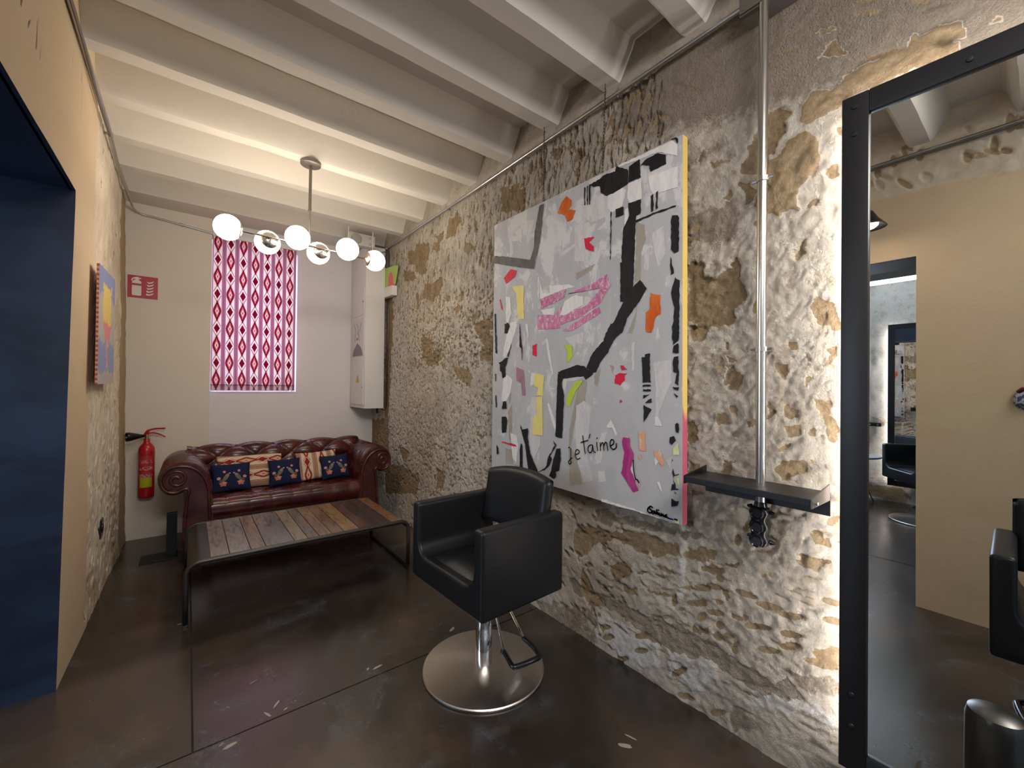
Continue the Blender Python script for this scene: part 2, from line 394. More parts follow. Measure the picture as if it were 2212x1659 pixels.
stones(V4, [[(360,740),(440,740),(450,800),(530,790),(480,920),(400,910),(350,860)],[(300,1130),(360,1100),(410,1180),(390,1240),(320,1230)],[(400,1050),(440,1040),(480,1150),(410,1120)],[(360,540),(400,540),(410,620),(360,610)],[(370,670),(440,650),(460,690),(400,710)],
 [(1080,220),(1180,180),(1290,200),(1330,400),(1130,380),(1070,280)],[(800,1620),(850,1520),(1040,1500),(1060,1650),(820,1659)],[(870,500),(900,560),(990,560),(960,620),(880,640)],[(810,700),(870,740),(860,850),(800,800)],[(1030,620),(1070,640),(1040,740)],
 [(1200,580),(1300,580),(1270,700),(1220,760)],[(1060,800),(1110,830),(1070,900),(1040,900)],[(870,1030),(1020,1100),(1000,1150),(880,1150)],[(1120,1000),(1250,1100),(1340,1270),(1240,1280),(1150,1150)],[(880,1240),(1000,1220),(980,1280),(870,1330)],[(1060,1290),(1170,1290),(1140,1340)],
 [(700,1000),(780,1080),(760,1170),(700,1210)],[(520,1180),(600,1150),(620,1200),(540,1240)],[(60,1180),(150,1280),(150,1360),(60,1380)],[(60,1540),(150,1570),(140,1659),(60,1659)],[(350,1540),(440,1500),(430,1659),(330,1659)]], ex=0.9, depth=0.008)
stones(V4, [[(60,380),(240,400),(180,510),(80,540)]], ex=0.9, depth=0.03, di=1)
stones(V5, [[(420,100),(900,160),(1060,230),(1040,300),(900,300),(640,190),(520,230),(430,330),(400,200)],[(640,360),(700,330),(770,370),(740,410),(680,470),(630,410)],[(780,380),(890,400),(840,420)],[(860,340),(960,350),(1070,410),(1000,420)],[(800,420),(880,490),(840,480)],
 [(450,340),(520,500),(600,620),(520,640),(440,480)],[(700,480),(810,490),(800,540),(720,540)],[(820,500),(1060,530),(1050,570),(900,540)]], ex=0.66, depth=0.006)
stones(V5, [[(1110,230),(1300,270),(1280,330),(1110,310)],[(1200,360),(1330,370),(1330,420),(1210,400)],[(1340,330),(1460,350),(1440,380),(1350,360)],[(1890,870),(2060,870),(2100,950),(2060,1000),(1900,930)],[(1260,780),(1420,780),(1400,830),(1280,820)],[(1140,760),(1250,740),(1240,780),(1160,790)],
 [(1340,490),(1390,500),(1380,560),(1340,560)],[(1380,630),(1520,690),(1450,710),(1400,680)],[(1700,460),(1870,530),(1760,510)],[(1900,170),(2000,170),(2030,210),(1960,240)],[(1800,280),(1930,300),(2010,350),(1900,400),(1820,340)]], ex=0.85, depth=0.007)
stones(V5, [[(370,420),(480,500),(700,600),(1000,720),(1300,850),(1500,1000),(1800,1110),(1870,1190),(1750,1200),(1450,1110),(1300,980),(1000,900),(900,820),(650,640),(400,520)]], ex=0, di=1.0, depth=0.006)
stones(V5, [[(540,0),(1100,120),(1300,210),(1100,190),(880,130),(540,80)],[(140,560),(540,640),(560,860),(300,760)],[(1380,1260),(1480,1260),(1560,1400),(1400,1420)],[(1620,1000),(2100,1060),(2100,1200),(1900,1150)]], ex=0, di=0.6, depth=0.004)
stones(V5, [[(990,900),(1310,990),(1300,1060),(1200,1160),(1130,1120),(1000,1040)],[(560,640),(830,780),(940,850),(950,1000),(870,1010),(560,820)],[(1540,1130),(1700,1150),(2100,1300),(2100,1370),(1750,1280),(1500,1250)],[(1060,180),(1110,190),(1100,560),(1060,560)]], ex=0, wh=1.0, depth=-0.004)
GG = [(1420,510,1560,560),(1550,590,1720,630),(1480,730,1650,750),(1240,645,1350,660),(1700,665,1850,680),(1960,575,2110,600),(1970,690,2110,720),(1700,780,1840,800),(1110,590,1240,605),(1160,490,1260,510),(1230,480,1340,500),
      (790,890,870,890),(590,810,660,800),(570,740,640,740),(790,800,880,800),(680,950,750,935),(1020,1045,1110,1005),(1265,1285,1360,1275),(1060,1160,1160,1200),(1700,870,1830,860),(1560,880,1700,900),(1850,940,2060,1010)]
for a, b, c, d in GG:
    p, q = on(1100+a/2.911, 1100+b/2.911, 0, RX), on(1100+c/2.911, 1100+d/2.911, 0, RX)
    R.gouge((p.y+q.y)/2, (p.z+q.z)/2, math.hypot(p.y-q.y, p.z-q.z)*1.1, 0.026, math.atan2(q.z-p.z, q.y-p.y), 0.012, 0.9)
# large brown bedding seams above the mirror and the pole
stones(V6, [[(300,960),(420,800),(640,720),(900,540),(1300,330),(1640,180),(1700,300),(1670,450),(1300,600),(1000,740),(700,860),(400,1050)]], ex=0.66, depth=-0.010)
stones(V6, [[(480,260),(560,210),(640,200),(620,250),(540,290)],[(490,500),(620,350),(710,360),(700,490),(600,500)],[(1920,210),(2080,130),(2090,160),(1960,215)]], ex=0.7, depth=0.006)
p = on(1640+1550/3.867, 320/3.867, 0, RX); R.gouge(p.y, p.z, 0.05, 0.035, 0.6, 0.05, 1.0)
# grey lime coat at the top right, whitewash near the beams
up = np.clip((Z_-2.15-0.25*np.clip(Y_-0.6, -2, 1.4))/0.25, 0, 1)*np.clip((1.5-Y_)/0.3, 0, 1)
R.di = np.maximum(R.di, 0.78*up*(R.ex < 0.4)); R.H *= 1-0.55*up
mid = np.clip((Y_-0.70)/0.04, 0, 1)*np.clip((1.0-Y_)/0.05, 0, 1)*np.clip((Z_-0.9)/0.1, 0, 1)  # brown tone of the wall plus shade painted into the unlit strip
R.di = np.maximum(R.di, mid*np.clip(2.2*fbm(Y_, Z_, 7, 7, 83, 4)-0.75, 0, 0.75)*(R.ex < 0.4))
R.wh = np.maximum(R.wh, np.clip((Y_-3.6)/0.5, 0, 1)*np.clip((2.3-Z_)/0.5, 0, 1)*0.8)
# the tool marks themselves
rs = np.random.RandomState(5)
def marks(n, y0, y1, z0, z1, L, W, ang, da, dep, ex):
    for _ in range(n):
        y = y0+(y1-y0)*rs.rand(); z = z0+(z1-z0)*rs.rand()
        s = 0.6+0.8*rs.rand(); R.gouge(y, z, L*s, W*(0.7+0.6*rs.rand()), ang+da*(rs.rand()-0.5), dep*(0.6+0.8*rs.rand()), ex*(0.2+0.9*rs.rand()))
V = PI/2
marks(2600, 1.05, 4.6, 1.95, 2.72, 0.075, 0.015, V+0.12, 0.5, 0.011, 0.75)
marks(300, 1.05, 2.5, 2.2, 2.76, 0.09, 0.018, V+0.5, 0.7, 0.010, 0.62)
marks(1700, 2.1, 4.6, 1.45, 2.05, 0.036, 0.016, V+0.3, 1.5, 0.010, 0.8)
marks(700, 2.0, 3.6, 1.50, 1.95, 0.022, 0.020, 0, 3, 0.012, 0.9)
marks(3200, 2.1, 4.6, 0.35, 1.55, 0.034, 0.015, V+0.2, 2.2, 0.010, 0.72)
marks(800, 1.2, 4.6, 0.0, 0.9, 0.045, 0.020, 0.1, 1.6, 0.009, 0.7)
marks(300, 0.2, 1.3, 0.05, 1.0, 0.085, 0.015, -0.15, 0.6, 0.007, 0.50)
marks(420, 0.2, 0.95, 0.7, 1.9, 0.070, 0.012, V+0.75, 0.9, 0.0065, 0.42)
marks(90, 0.2, 1.0, 0.3, 2.1, 0.045, 0.028, V+0.75, 1.5, 0.007, 0.85)
marks(70, -0.9, 1.3, 1.9, 2.7, 0.10, 0.02, 0.6, 1.0, 0.006, 0.6)
R.H *= 1-0.42*np.clip((1.0-Y_)/0.35, 0, 1)
top = np.clip((Z_-2.725)/0.02, 0, 1); R.ex *= 1-top; R.wh *= 1-top; R.H = R.H*(1-0.6*top)+0.004*top
R.di *= 1-top
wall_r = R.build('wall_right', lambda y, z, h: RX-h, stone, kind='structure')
R = None

# ------------------------------------------------------------------ left wall: plaster pier, doorway, chiselled stone
def lean(z, y=2.0):
    t = np.clip((np.asarray(y)-2.555)/2.1, 0, 1); z = np.asarray(z)
    return LX+0.036*t+(0.014-0.027*t)*z
Lr = Relief(DY0-1.70, 4.65, 0.0, 2.95, 0.0072)
# snap the grid to the doorway
Lr.y[np.argmin(abs(Lr.y-DY0))] = DY0; Lr.y[np.argmin(abs(Lr.y-DY1))] = DY1; Lr.z[np.argmin(abs(Lr.z-DZ))] = DZ
Lr.Y, Lr.Z = np.meshgrid(Lr.y, Lr.z, indexing='ij'); Y_, Z_ = Lr.Y, Lr.Z
edge = 3.02+0.10*(fbm(Y_, Z_, 5, 5, 71, 4)-0.5)+0.05*np.clip((1.0-Z_), 0, 1)*4*0.5
st = np.clip((Y_-edge)/0.015, 0, 1)
near = np.clip((Z_-2.50-0.08*(fbm(Y_, Z_, 4, 4, 77, 4)-0.5)-0.05*(Y_-0.4))/0.015, 0, 1)*(Y_ < 1.6)
st = np.maximum(st, near)
Lr.H += st*(0.016*(fbm(Y_, Z_, 3, 4, 23, 3)-0.5)+0.014*(fbm(Y_, Z_, 12, 9, 29, 4)-0.5)-0.004)+(1-st)*0.004*(fbm(Y_, Z_, 3, 3, 31, 3)-0.5)
Lr.ex = np.maximum(Lr.ex, 0.95*np.clip((Y_-4.27-0.05*(fbm(Y_, Z_, 6, 6, 33, 3)-0.5))/0.03, 0, 1))
Lr.ex = np.maximum(Lr.ex, st*0.5*np.clip((0.8-Z_)/0.6, 0, 1)*(0.6+fbm(Y_, Z_, 6, 6, 37, 3)*0.8))
Rsave = Lr
for (n, y0, y1, z0, z1, Lg, W, a, da, dp, ex) in ((420,3.05,4.3,1.9,2.8,0.10,0.018,V-0.15,0.5,0.012,0.75),(420,3.1,4.3,0.9,1.9,0.06,0.022,V,1.2,0.012,0.7),(240,3.1,4.3,0.0,0.9,0.07,0.035,V,2,0.012,0.8),(90,-1.0,1.3,2.58,2.8,0.09,0.035,V-0.5,1.2,0.010,0.9)):
    for _ in range(n):
        Lr.gouge(y0+(y1-y0)*rs.rand(), z0+(z1-z0)*rs.rand(), Lg*(0.6+0.8*rs.rand()), W*(0.7+0.6*rs.rand()), a+da*(rs.rand()-0.5), dp*(0.6+0.8*rs.rand()), ex*(0.2+0.9*rs.rand()))
# long scratches scribed into the plaster over the doorway
for (y, z, Lg, W, a) in ((1.80,2.42,0.12,0.020,V-0.15),(1.87,2.37,0.05,0.012,V-0.6),(1.945,2.395,0.13,0.016,V-0.05),(1.985,2.37,0.10,0.007,V-0.1),(2.42,2.62,0.12,0.008,V),(2.62,2.55,0.25,0.010,V),(2.70,2.42,0.12,0.008,V),(2.60,2.66,0.10,0.02,V)):
    Lr.gouge(y, z, Lg, W, a, 0.008, 1.0)
Lr.wh = st*0.35
plst = Mat('plaster_and_stone', 0.85, 0, 0.2)
# plaster where the chisel did not reach: the 'dirt' attribute separates the two coats
Lr.di = 1-st
ex, di = plst.attr('expose'), plst.attr('dirt_shade')
n1, n2, n3 = plst.noise(4, 5, 0.6), plst.noise(40, 5, 0.65), plst.noise(150, 3, 0.6, off=3)
cream = plst.mix((0.72, 0.63, 0.50), (0.58, 0.49, 0.37), n1.step(0.35, 0.7)); cream = plst.mix(cream, (0.36, 0.28, 0.19), n2.step(0.56, 0.76)*0.45)
tanc = plst.mix((0.36, 0.25, 0.14), (0.48, 0.36, 0.22), n2)
sc_ = plst.mix(cream, tanc, (ex+(n2-0.5)*0.5).step(0.42, 0.6))
pl_ = plst.mix(plst.mix((0.60, 0.45, 0.285), (0.67, 0.54, 0.37), plst.noise(2.0, 6, 0.6, st=(1,1,3))), (0.64, 0.45, 0.33), plst.noise(1.3, 4, off=5).step(0.45, 0.7)*0.6)
pl_ = plst.mix(pl_, (0.10, 0.07, 0.11), ex.step(0.3, 0.6)*0.8)
plst.col(plst.mix(sc_, pl_, di)).bump(n2*0.6+plst.noise(70, 6, 0.75, dist=1.5)*0.8, 0.4, 0.005)
wall_l = Lr.build('wall_left', lambda y, z, h: lean(z, y)+h, plst.m, hole=(DY0, DY1, DZ), kind='structure')
Lr = Rsave = None
bm = B()   # thickness of the wall around the doorway
WT = 0.30
for y0, y1, z0, z1 in ((-1.2, DY0, 0, 2.95), (DY0, DY1, DZ, 2.95)):
    vs = box(bm, LX-WT, LX-0.002, y0, y1, z0, z1)
    for v in vs:
        if v.co.x > LX-0.01: v.co.x = float(lean(v.co.z))-(0.06 if v.co.z > 2.5 else 0.012)
core_bm = bm
bm = B()   # lip closing the small step between core and relief at the opening
yy, zz = [DY0, DY1], DZ
def lip(a, b):
    vs = [bm.verts.new(p) for p in (a, b, (b[0]-0.02, b[1], b[2]), (a[0]-0.02, a[1], a[2]))]; bm.faces.new(vs)
l0, l1 = float(lean(0)), float(lean(DZ))
lip((l0, DY0, 0), (l1, DY0, DZ)); lip((l1, DY0, DZ), (l1, DY1, DZ)); lip((l0, DY1, 0), (l1, DY1, DZ))
edge_bm = bm
# blue passage wall beyond the doorway
blue = Mat('blue_limewash', 0.45, 0, 0.4)
bn = blue.noise(1.6, 6, 0.6, st=(1, 1, 2.2), dist=0.6)
blue.col(blue.mix(blue.mix((0.007, 0.013, 0.034), (0.020, 0.038, 0.085), bn.step(0.35, 0.7)), (0.04, 0.05, 0.07), blue.noise(3, 5, off=6).step(0.55, 0.8)*0.5)).bump(blue.noise(30, 4), 0.1, 0.004)
bm = B()
vs = box(bm, -6.0, -0.40, DY1+0.001, 4.7, 0, 2.95)
for v in vs:
    if v.co.x > -1: v.co.x = float(lean(v.co.z, v.co.y))-0.03*(v.co.y > 3)-0.015
for f in bm.faces: f.material_index = 0
obj('wall_passage', bm, blue.m, kind='structure')
obj('wall_left_core', core_bm, blue.m, wall_l); obj('doorway_edge', edge_bm, blue.m, wall_l)
# side room seen through the doorway in the mirror
R2 = Relief(-1.5, 2.56, 0.0, 2.95, 0.02)
R2.H += 0.03*(fbm(R2.Y, R2.Z, 5, 5, 51, 4)-0.5)+0.012*(fbm(R2.Y, R2.Z, 16, 16, 57, 3)-0.5)
R2.ex = np.clip(2.6*fbm(R2.Y, R2.Z, 7, 7, 61, 4)-1.1, 0, 1)*np.clip((1.4-R2.Z)/0.8, 0.45, 1); R2.wh = np.full_like(R2.Y, 0.5)
R2.build('wall_far', lambda y, z, h: -3.5+h, stone, kind='structure'); R2 = None

# ------------------------------------------------------------------ back wall, window
bm = B()
xs = 0.155
WX0, WX1, WZ0, WZ1 = 0.158, 0.868, 1.222, 2.62
box(bm, -0.46, xs, BY1, BY2+0.25, 0, 2.95)
box(bm, xs, WX0, BY2, BY2+0.25, 0, 2.95); box(bm, WX1, 1.70, BY2, BY2+0.25, 0, 2.95)
box(bm, WX0, WX1, BY2, BY2+0.25, 0, WZ0); box(bm, WX0, WX1, BY2, BY2+0.25, WZ1, 2.95)
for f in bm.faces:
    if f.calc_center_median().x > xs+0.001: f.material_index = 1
niche = plain('niche_daylit_paint', (0.70, 0.67, 0.68), 0.85, 0, 0.15, 0.03, 0.15, 60)  # cooler white holds both the wall's paint and the lilac daylight on it
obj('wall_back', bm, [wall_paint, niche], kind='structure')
wf = plain('window_frame_paint', (0.75, 0.75, 0.78), 0.5)
glass = Mat('window_glass', 0.05); glass.b.inputs['Transmission Weight'].default_value = 1.0; glass.col((0.95, 0.97, 1.0))
bm = B()
for a in ((WX0, WX0+0.02, WZ0, WZ1), (WX1-0.02, WX1, WZ0, WZ1), (WX0+0.045, WX1-0.045, WZ0, WZ0+0.02), (WX0+0.045, WX1-0.045, WZ1-0.045, WZ1), (0.49, 0.52, WZ0+0.045, WZ1-0.045)):
    box(bm, a[0], a[1], BY2+0.17, BY2+0.21, a[2], a[3])
win = obj('window_1', bm, wf, kind='structure')
bm = B(); box(bm, WX0+0.02, WX1-0.02, BY2+0.188, BY2+0.192, WZ0+0.02, WZ1-0.02); obj('pane', bm, glass.m, win)
bm = B(); box(bm, WX0, WX1, BY2+0.01, BY2+0.17, WZ0, WZ0+0.006); obj('window_sill', bm, wf, win)

# ------------------------------------------------------------------ ceiling and beams
bm = B()
box(bm, -6.0, 1.75, -3.0, 4.95, 2.95, 3.05)
ceil = obj('ceiling', bm, white_paint, kind='structure')
near_edges = [-1.72, -1.29, -0.86, -0.43, 0.0, 0.43, 0.855, 1.284, 1.711, 2.147, 2.556, 2.985, 3.440, 3.880, 4.372]
BWD = 0.085
for i, yn in enumerate(near_edges):
    bm = B(); nx = 60; y0, y1 = yn, yn+(BWD if i < len(near_edges)-1 else 0.40)
    def prof(x):
        j = 0.004*mnoise.noise(Vector((x*5, yn*9, 0.3))); k = 0.004*mnoise.noise(Vector((x*7, yn*9, 7.3))); h = 0.003*mnoise.noise(Vector((x*4, yn, 3)))
        return [(y0-0.095, 2.960), (y0-0.075, 2.905), (y0-0.012+j, BZ+0.012+h), (y0+j, BZ+h), (y1+k, BZ+h), (y1+0.014+k, BZ+0.012+h), (y1+0.055, 2.915), (y1+0.085, 2.960)]
    g = []
    for a in range(nx+1):
        x = -0.47+(1.70+0.47)*a/nx; g.append([bm.verts.new((x, *q)) for q in prof(x)])
    for a in range(nx):
        for b in range(7): bm.faces.new((g[a][b], g[a][b+1], g[a+1][b+1], g[a+1][b]))
    obj('beam', bm, white_paint, ceil, smooth=True)
# ceiling skin between the beams
bm = B(); v = [bm.verts.new(p) for p in ((-0.47,-2.0,CZ+0.015),(1.70,-2.0,CZ+0.015),(1.70,4.9,CZ+0.015),(-0.47,4.9,CZ+0.015))]; bm.faces.new(v[::-1])
obj('ceiling_infill', bm, white_paint, ceil)

# ------------------------------------------------------------------ shared materials
steel = plain('galvanised_steel', (0.50, 0.50, 0.49), 0.32, 1.0)
chrome = plain('polished_chrome', (0.80, 0.80, 0.80), 0.08, 1.0, var=0.02)
brushed = Mat('brushed_steel', 0.30, 1.0); brushed.col(brushed.mix((0.52, 0.48, 0.44), (0.62, 0.58, 0.53), brushed.noise(40, 3, st=(1,8,1)))); brushed.set('Anisotropic', 0.6); brushed = brushed.m
black_metal = plain('black_steel', (0.012, 0.012, 0.014), 0.42, 0.3, bump=0.1)
dark_grey = plain('dark_grey_metal', (0.16, 0.145, 0.13), 0.5, 0.5)
black_plastic = plain('black_plastic', (0.010, 0.010, 0.012), 0.18, 0, 0.5)
white_plastic = plain('white_plastic', (0.72, 0.70, 0.68), 0.45)
leather = Mat('black_leatherette', 0.40, 0, 0.35)
leather.col(leather.mix((0.0055, 0.006, 0.008), (0.010, 0.011, 0.013), leather.noise(6, 3))).bump(leather.voro(350), 0.12, 0.001); leather = leather.m

# ------------------------------------------------------------------ conduits
def clamp(bm, p, r, ax):
    for s in (-1, 1):
        d = Vector((0,0,0)); d[ax] = 0.006
        tube(bm, [Vector(p)-d, Vector(p)+d], r*1.35, 14)
        break
    e = Vector((0,0,0)); k = (ax+1) % 3 if ax != 2 else 1
def strap(bm, p, r, axis, out):
    """a small saddle strap with two screw ears"""
    d = Vector((0,0,0)); d[axis] = 0.005
    tube(bm, [Vector(p)-d, Vector(p)+d], r*1.3, 14)
    e = Vector(out); tube(bm, [Vector(p)-e*(r*2.2), Vector(p)+e*(r*2.2)], 0.0035, 8)
RP = 0.0105
con = thing('conduit_pipe', 'long galvanised steel conduit running under the beam ends on the stone wall', 'pipe', (RX-0.032, 2.3, 2.72), kind=None)
bm = B(); tube(bm, [(RX-0.032, 4.28, 2.723), (RX-0.032, 3.0, 2.717), (RX-0.032, 0.69, 2.719)], RP, 14); obj('pipe', bm, steel, con, smooth=True)
bm = B(); tube(bm, [(RX-0.032, 4.29, 2.723), (RX-0.032, 4.20, 2.723)], RP*1.35, 14); obj('coupling', bm, steel, con, smooth=True); bm = B(); tube(bm, [(RX-0.032, 3.95, 2.722), (RX-0.032, 3.93, 2.722)], RP*1.25, 14); obj('coupling', bm, steel, con, smooth=True)
for yy in (1.27, 2.95):
    bm = B(); strap(bm, (RX-0.032, yy, 2.719), RP, 1, (0,0,1)); box(bm, RX-0.03, RX+0.01, yy-0.006, yy+0.006, 2.712, 2.726); obj('clip', bm, steel, con, smooth=True)
con2 = thing('conduit_pipe', 'thin steel conduit running along the left wall under the ceiling', 'pipe', (LX+0.06, 3.5, 2.74))
pts = smoothpoly([(-0.372, -0.8, 2.735), (-0.372, 1.2, 2.735), (-0.372, 2.5, 2.735), (-0.372, 3.2, 2.735), (-0.385, 3.8, 2.735), (-0.375, 4.45, 2.735)], 6, False)
bm = B(); tube(bm, pts, 0.011, 10); obj('pipe', bm, steel, con2, smooth=True)
bm = B(); tube(bm, smoothpoly([(-0.362, -0.8, 2.712), (-0.362, 1.2, 2.712), (-0.360, 2.3, 2.712), (-0.368, 2.9, 2.700), (-0.372, 3.3, 2.712)], 6, False), 0.006, 8); obj('cable', bm, dark_grey, con2, smooth=True)
for yy in (3.33, 2.2, 0.9):
    bm = B(); strap(bm, (-0.375, yy, 2.735), 0.011, 1, (0,0,1)); box(bm, -0.40, -0.375, yy-0.006, yy+0.006, 2.729, 2.741); obj('clip', bm, steel, con2, smooth=True)
con3 = thing('conduit_pipe', 'thin steel conduit crossing the pale back wall to the window niche', 'pipe', (-0.1, BY1-0.02, 2.70))
pts = smoothpoly([(-0.375, 4.45, 2.735), (-0.365, 4.57, 2.715), (-0.32, BY1-0.018, 2.700), (-0.2, BY1-0.016, 2.690), (0.16, BY1-0.016, 2.652)], 6, False)
bm = B(); tube(bm, pts, 0.008, 10); obj('pipe', bm, steel, con3, smooth=True)
bm = B(); strap(bm, (-0.06, BY1-0.016, 2.677), 0.008, 0, (0,0,1)); box(bm, -0.066, -0.054, BY1-0.014, BY1+0.01, 2.672, 2.682); obj('clip', bm, steel, con3, smooth=True)
# junction box at the top of the drop pipe
jb = thing('junction_box', 'dark grey junction box where the conduit meets the vertical pipe', 'electrical box', (RX-0.045, 0.60, 2.69))
bm = B(); box(bm, RX-0.085, RX+0.005, 0.53, 0.69, 2.645, 2.745, 0.006); obj('body', bm, dark_grey, jb, smooth=True)
bm = B(); box(bm, RX-0.093, RX-0.085, 0.535, 0.685, 2.650, 2.740, 0.003)
for a, b in ((0.55,2.66),(0.67,2.66),(0.55,2.73),(0.67,2.73)): tube(bm, [(RX-0.093,a,b),(RX-0.096,a,b)], 0.005, 8)
obj('lid', bm, dark_grey, jb, smooth=True)
# vertical pipe
PX, PY = 1.565, 0.608
pole = thing('vertical_pipe', 'vertical steel pipe dropping from the junction box to the black shelf', 'pipe', (PX, PY, 0.76))
bm = B(); tube(bm, [(PX, PY, 2.646), (PX, PY+0.002, 1.6), (PX, PY, 0.90)], 0.0155, 16); obj('pipe', bm, plain('pipe_steel', (0.62, 0.61, 0.59), 0.24, 1.0), pole, smooth=True)
for zz in (2.03, 1.44):
    bm = B(); tube(bm, [(PX, PY, zz-0.008), (PX, PY, zz+0.008)], 0.0195, 14); tube(bm, [(PX+0.015, PY, zz), (RX+0.01, PY, zz)], 0.005, 8)
    tube(bm, [(PX, PY-0.034, zz), (PX, PY+0.034, zz)], 0.005, 8); obj('clip', bm, steel, pole, smooth=True)

# ------------------------------------------------------------------ shelf and socket block
sh = thing('wall_shelf', 'black steel tray shelf on the stone wall, pierced by the vertical pipe', 'shelf', (1.53, 0.62, 0.95))
bm = B()
box(bm, 1.438, 1.60, 0.424, 0.815, 0.950, 0.972, 0.002); obj('tray', bm, black_metal, sh)
bm = B(); prism(bm, [(1.438, 0.945), (1.60, 0.945), (1.60, 0.996), (1.438, 0.974)], 1, 0.8152, 0.819); obj('end_lip', bm, black_metal, sh)
bm = B(); prism(bm, [(1.438, 0.945), (1.60, 0.945), (1.60, 0.996), (1.438, 0.974)], 1, 0.420, 0.424); obj('end_lip', bm, dark_grey, sh, label='end lip greyed as if lit')  # lit look of this lip is put into a greyer metal than its twin
bm = B(); box(bm, 1.600, 1.606, 0.42, 0.82, 0.895, 0.968); box(bm, 1.606, 1.64, 0.47, 0.49, 0.90, 0.93); box(bm, 1.606, 1.64, 0.75, 0.77, 0.90, 0.93); obj('back_plate', bm, black_metal, sh)
bm = B()
for yy in (0.419,):
    tube(bm, [(1.465, yy, 0.958), (1.465, yy-0.006, 0.958)], 0.005, 10)
obj('bolt', bm, chrome, sh, smooth=True)
sh.location.z += 0.009
sk = thing('socket_block', 'glossy black triple socket block hanging at the foot of the vertical pipe', 'socket', (PX, PY, 0.70))
bm = B()
def lobed(u, v):
    z = 0.903-0.142*v; w = 0.0270+0.0038*math.cos((v*3-0.5)*2*PI); a = u*2*PI
    e = min(1.0, (min(v, 1-v)/0.05)**0.5) if min(v, 1-v) < 0.05 else 1.0
    cx, cy = math.cos(a), math.sin(a); r = 1/((abs(cx)**4+abs(cy)**4)**0.25)
    return (PX-0.004+0.0255*cx*r*e, PY+w*cy*r*e, z)
surf(bm, lobed, 28, 40, wrapu=True); obj('housing', bm, black_plastic, sk, smooth='all')
for k in range(3):
    bm = B(); zc = 0.903-0.142*(k+0.5)/3
    lathe(bm, [(0.001, 0.0), (0.015, 0.0), (0.017, 0.003), (0.020, 0.005), (0.0215, 0.001), (0.0215, -0.005)], n=24, mat=Matrix.Translation((PX-0.030, PY, zc)) @ Matrix.Rotation(-PI/2, 4, 'Y'))
    for s in (-1, 1): tube(bm, [(PX-0.0305, PY+s*0.006, zc), (PX-0.0312, PY+s*0.006, zc)], 0.0018, 8)
    obj('outlet', bm, black_plastic, sk, smooth=True)
for yy, zz in ((0.032, 0.892), (-0.036, 0.882), (0.033, 0.790), (-0.036, 0.782)):
    bm = B(); lathe(bm, [(0.0, 0.014), (0.004, 0.013), (0.007, 0.005), (0.009, 0)], n=12, mat=Matrix.Translation((PX, PY+yy*0.9, zz)) @ Matrix.Rotation(-PI/2 if yy > 0 else PI/2, 4, 'X')); obj('lug', bm, black_plastic, sk, smooth=True)
bm = B(); tube(bm, [(PX, PY, 0.915), (PX, PY, 0.898)], [0.017, 0.022], 14); obj('collar', bm, black_plastic, sk, smooth=True)

# ------------------------------------------------------------------ mirror with lit rear edge
MY0, MY1, MZ0, MZ1, FWD = -0.72, 0.378, 0.20, 2.165, 0.063
mir = thing('wall_mirror', 'tall black steel framed mirror with light glowing from behind its edge', 'mirror', (MX, (MY0+MY1)/2, MZ0))
bm = B()
for a in ((MY0, MY0+FWD, MZ0, MZ1), (MY1-FWD, MY1, MZ0, MZ1), (MY0+FWD, MY1-FWD, MZ0, MZ0+FWD), (MY0+FWD, MY1-FWD, MZ1-FWD, MZ1)):
    box(bm, MX-0.012, MX+0.030, a[0], a[1], a[2], a[3], 0.003)
obj('frame', bm, black_metal, mir, smooth=True)
mm = Mat('mirror_glass', 0.0, 1.0); mm.col((0.80, 0.82, 0.81))
bm = B(); box(bm, MX, MX+0.006, MY0+FWD-0.01, MY1-FWD+0.01, MZ0+FWD-0.01, MZ1-FWD+0.01); obj('glass', bm, mm.m, mir)
for yy, zz in ((MY1-0.03, 2.13), (MY1-0.03, 2.05), (MY1-0.03, 0.33), (MY1-0.03, 0.42), (0.12, 2.13)):
    bm = B(); lathe(bm, [(0.0, 0.004), (0.006, 0.003), (0.008, 0)], n=12, mat=Matrix.Translation((MX-0.012, yy, zz)) @ Matrix.Rotation(-PI/2, 4, 'Y')); obj('rivet', bm, black_metal, mir, smooth=True)
led = Mat('light_strip', 0.5).col((1, 1, 1)).emit((1.0, 0.94, 0.90), 56.0)
bm = B()
box(bm, MX+0.045, MX+0.052, MY1-0.035, MY1-0.020, MZ0+0.03, MZ1-0.03); box(bm, MX+0.045, MX+0.052, MY0+0.03, MY1-0.035, MZ1-0.045, MZ1-0.030)
obj('light_strip', bm, led.m, mir)
bm = B(); box(bm, MX+0.030, MX+0.044, MY1-0.05, MY1-0.012, MZ0+0.02, MZ1-0.02); box(bm, MX+0.030, MX+0.044, MY0+0.03, MY1-0.03, MZ1-0.06, MZ1-0.02)
box(bm, MX+0.030, RX+0.01, -0.55, -0.50, 0.4, 2.0); box(bm, MX+0.030, RX+0.01, -0.02, 0.03, 0.4, 2.0); obj('mount_rail', bm, dark_grey, mir)

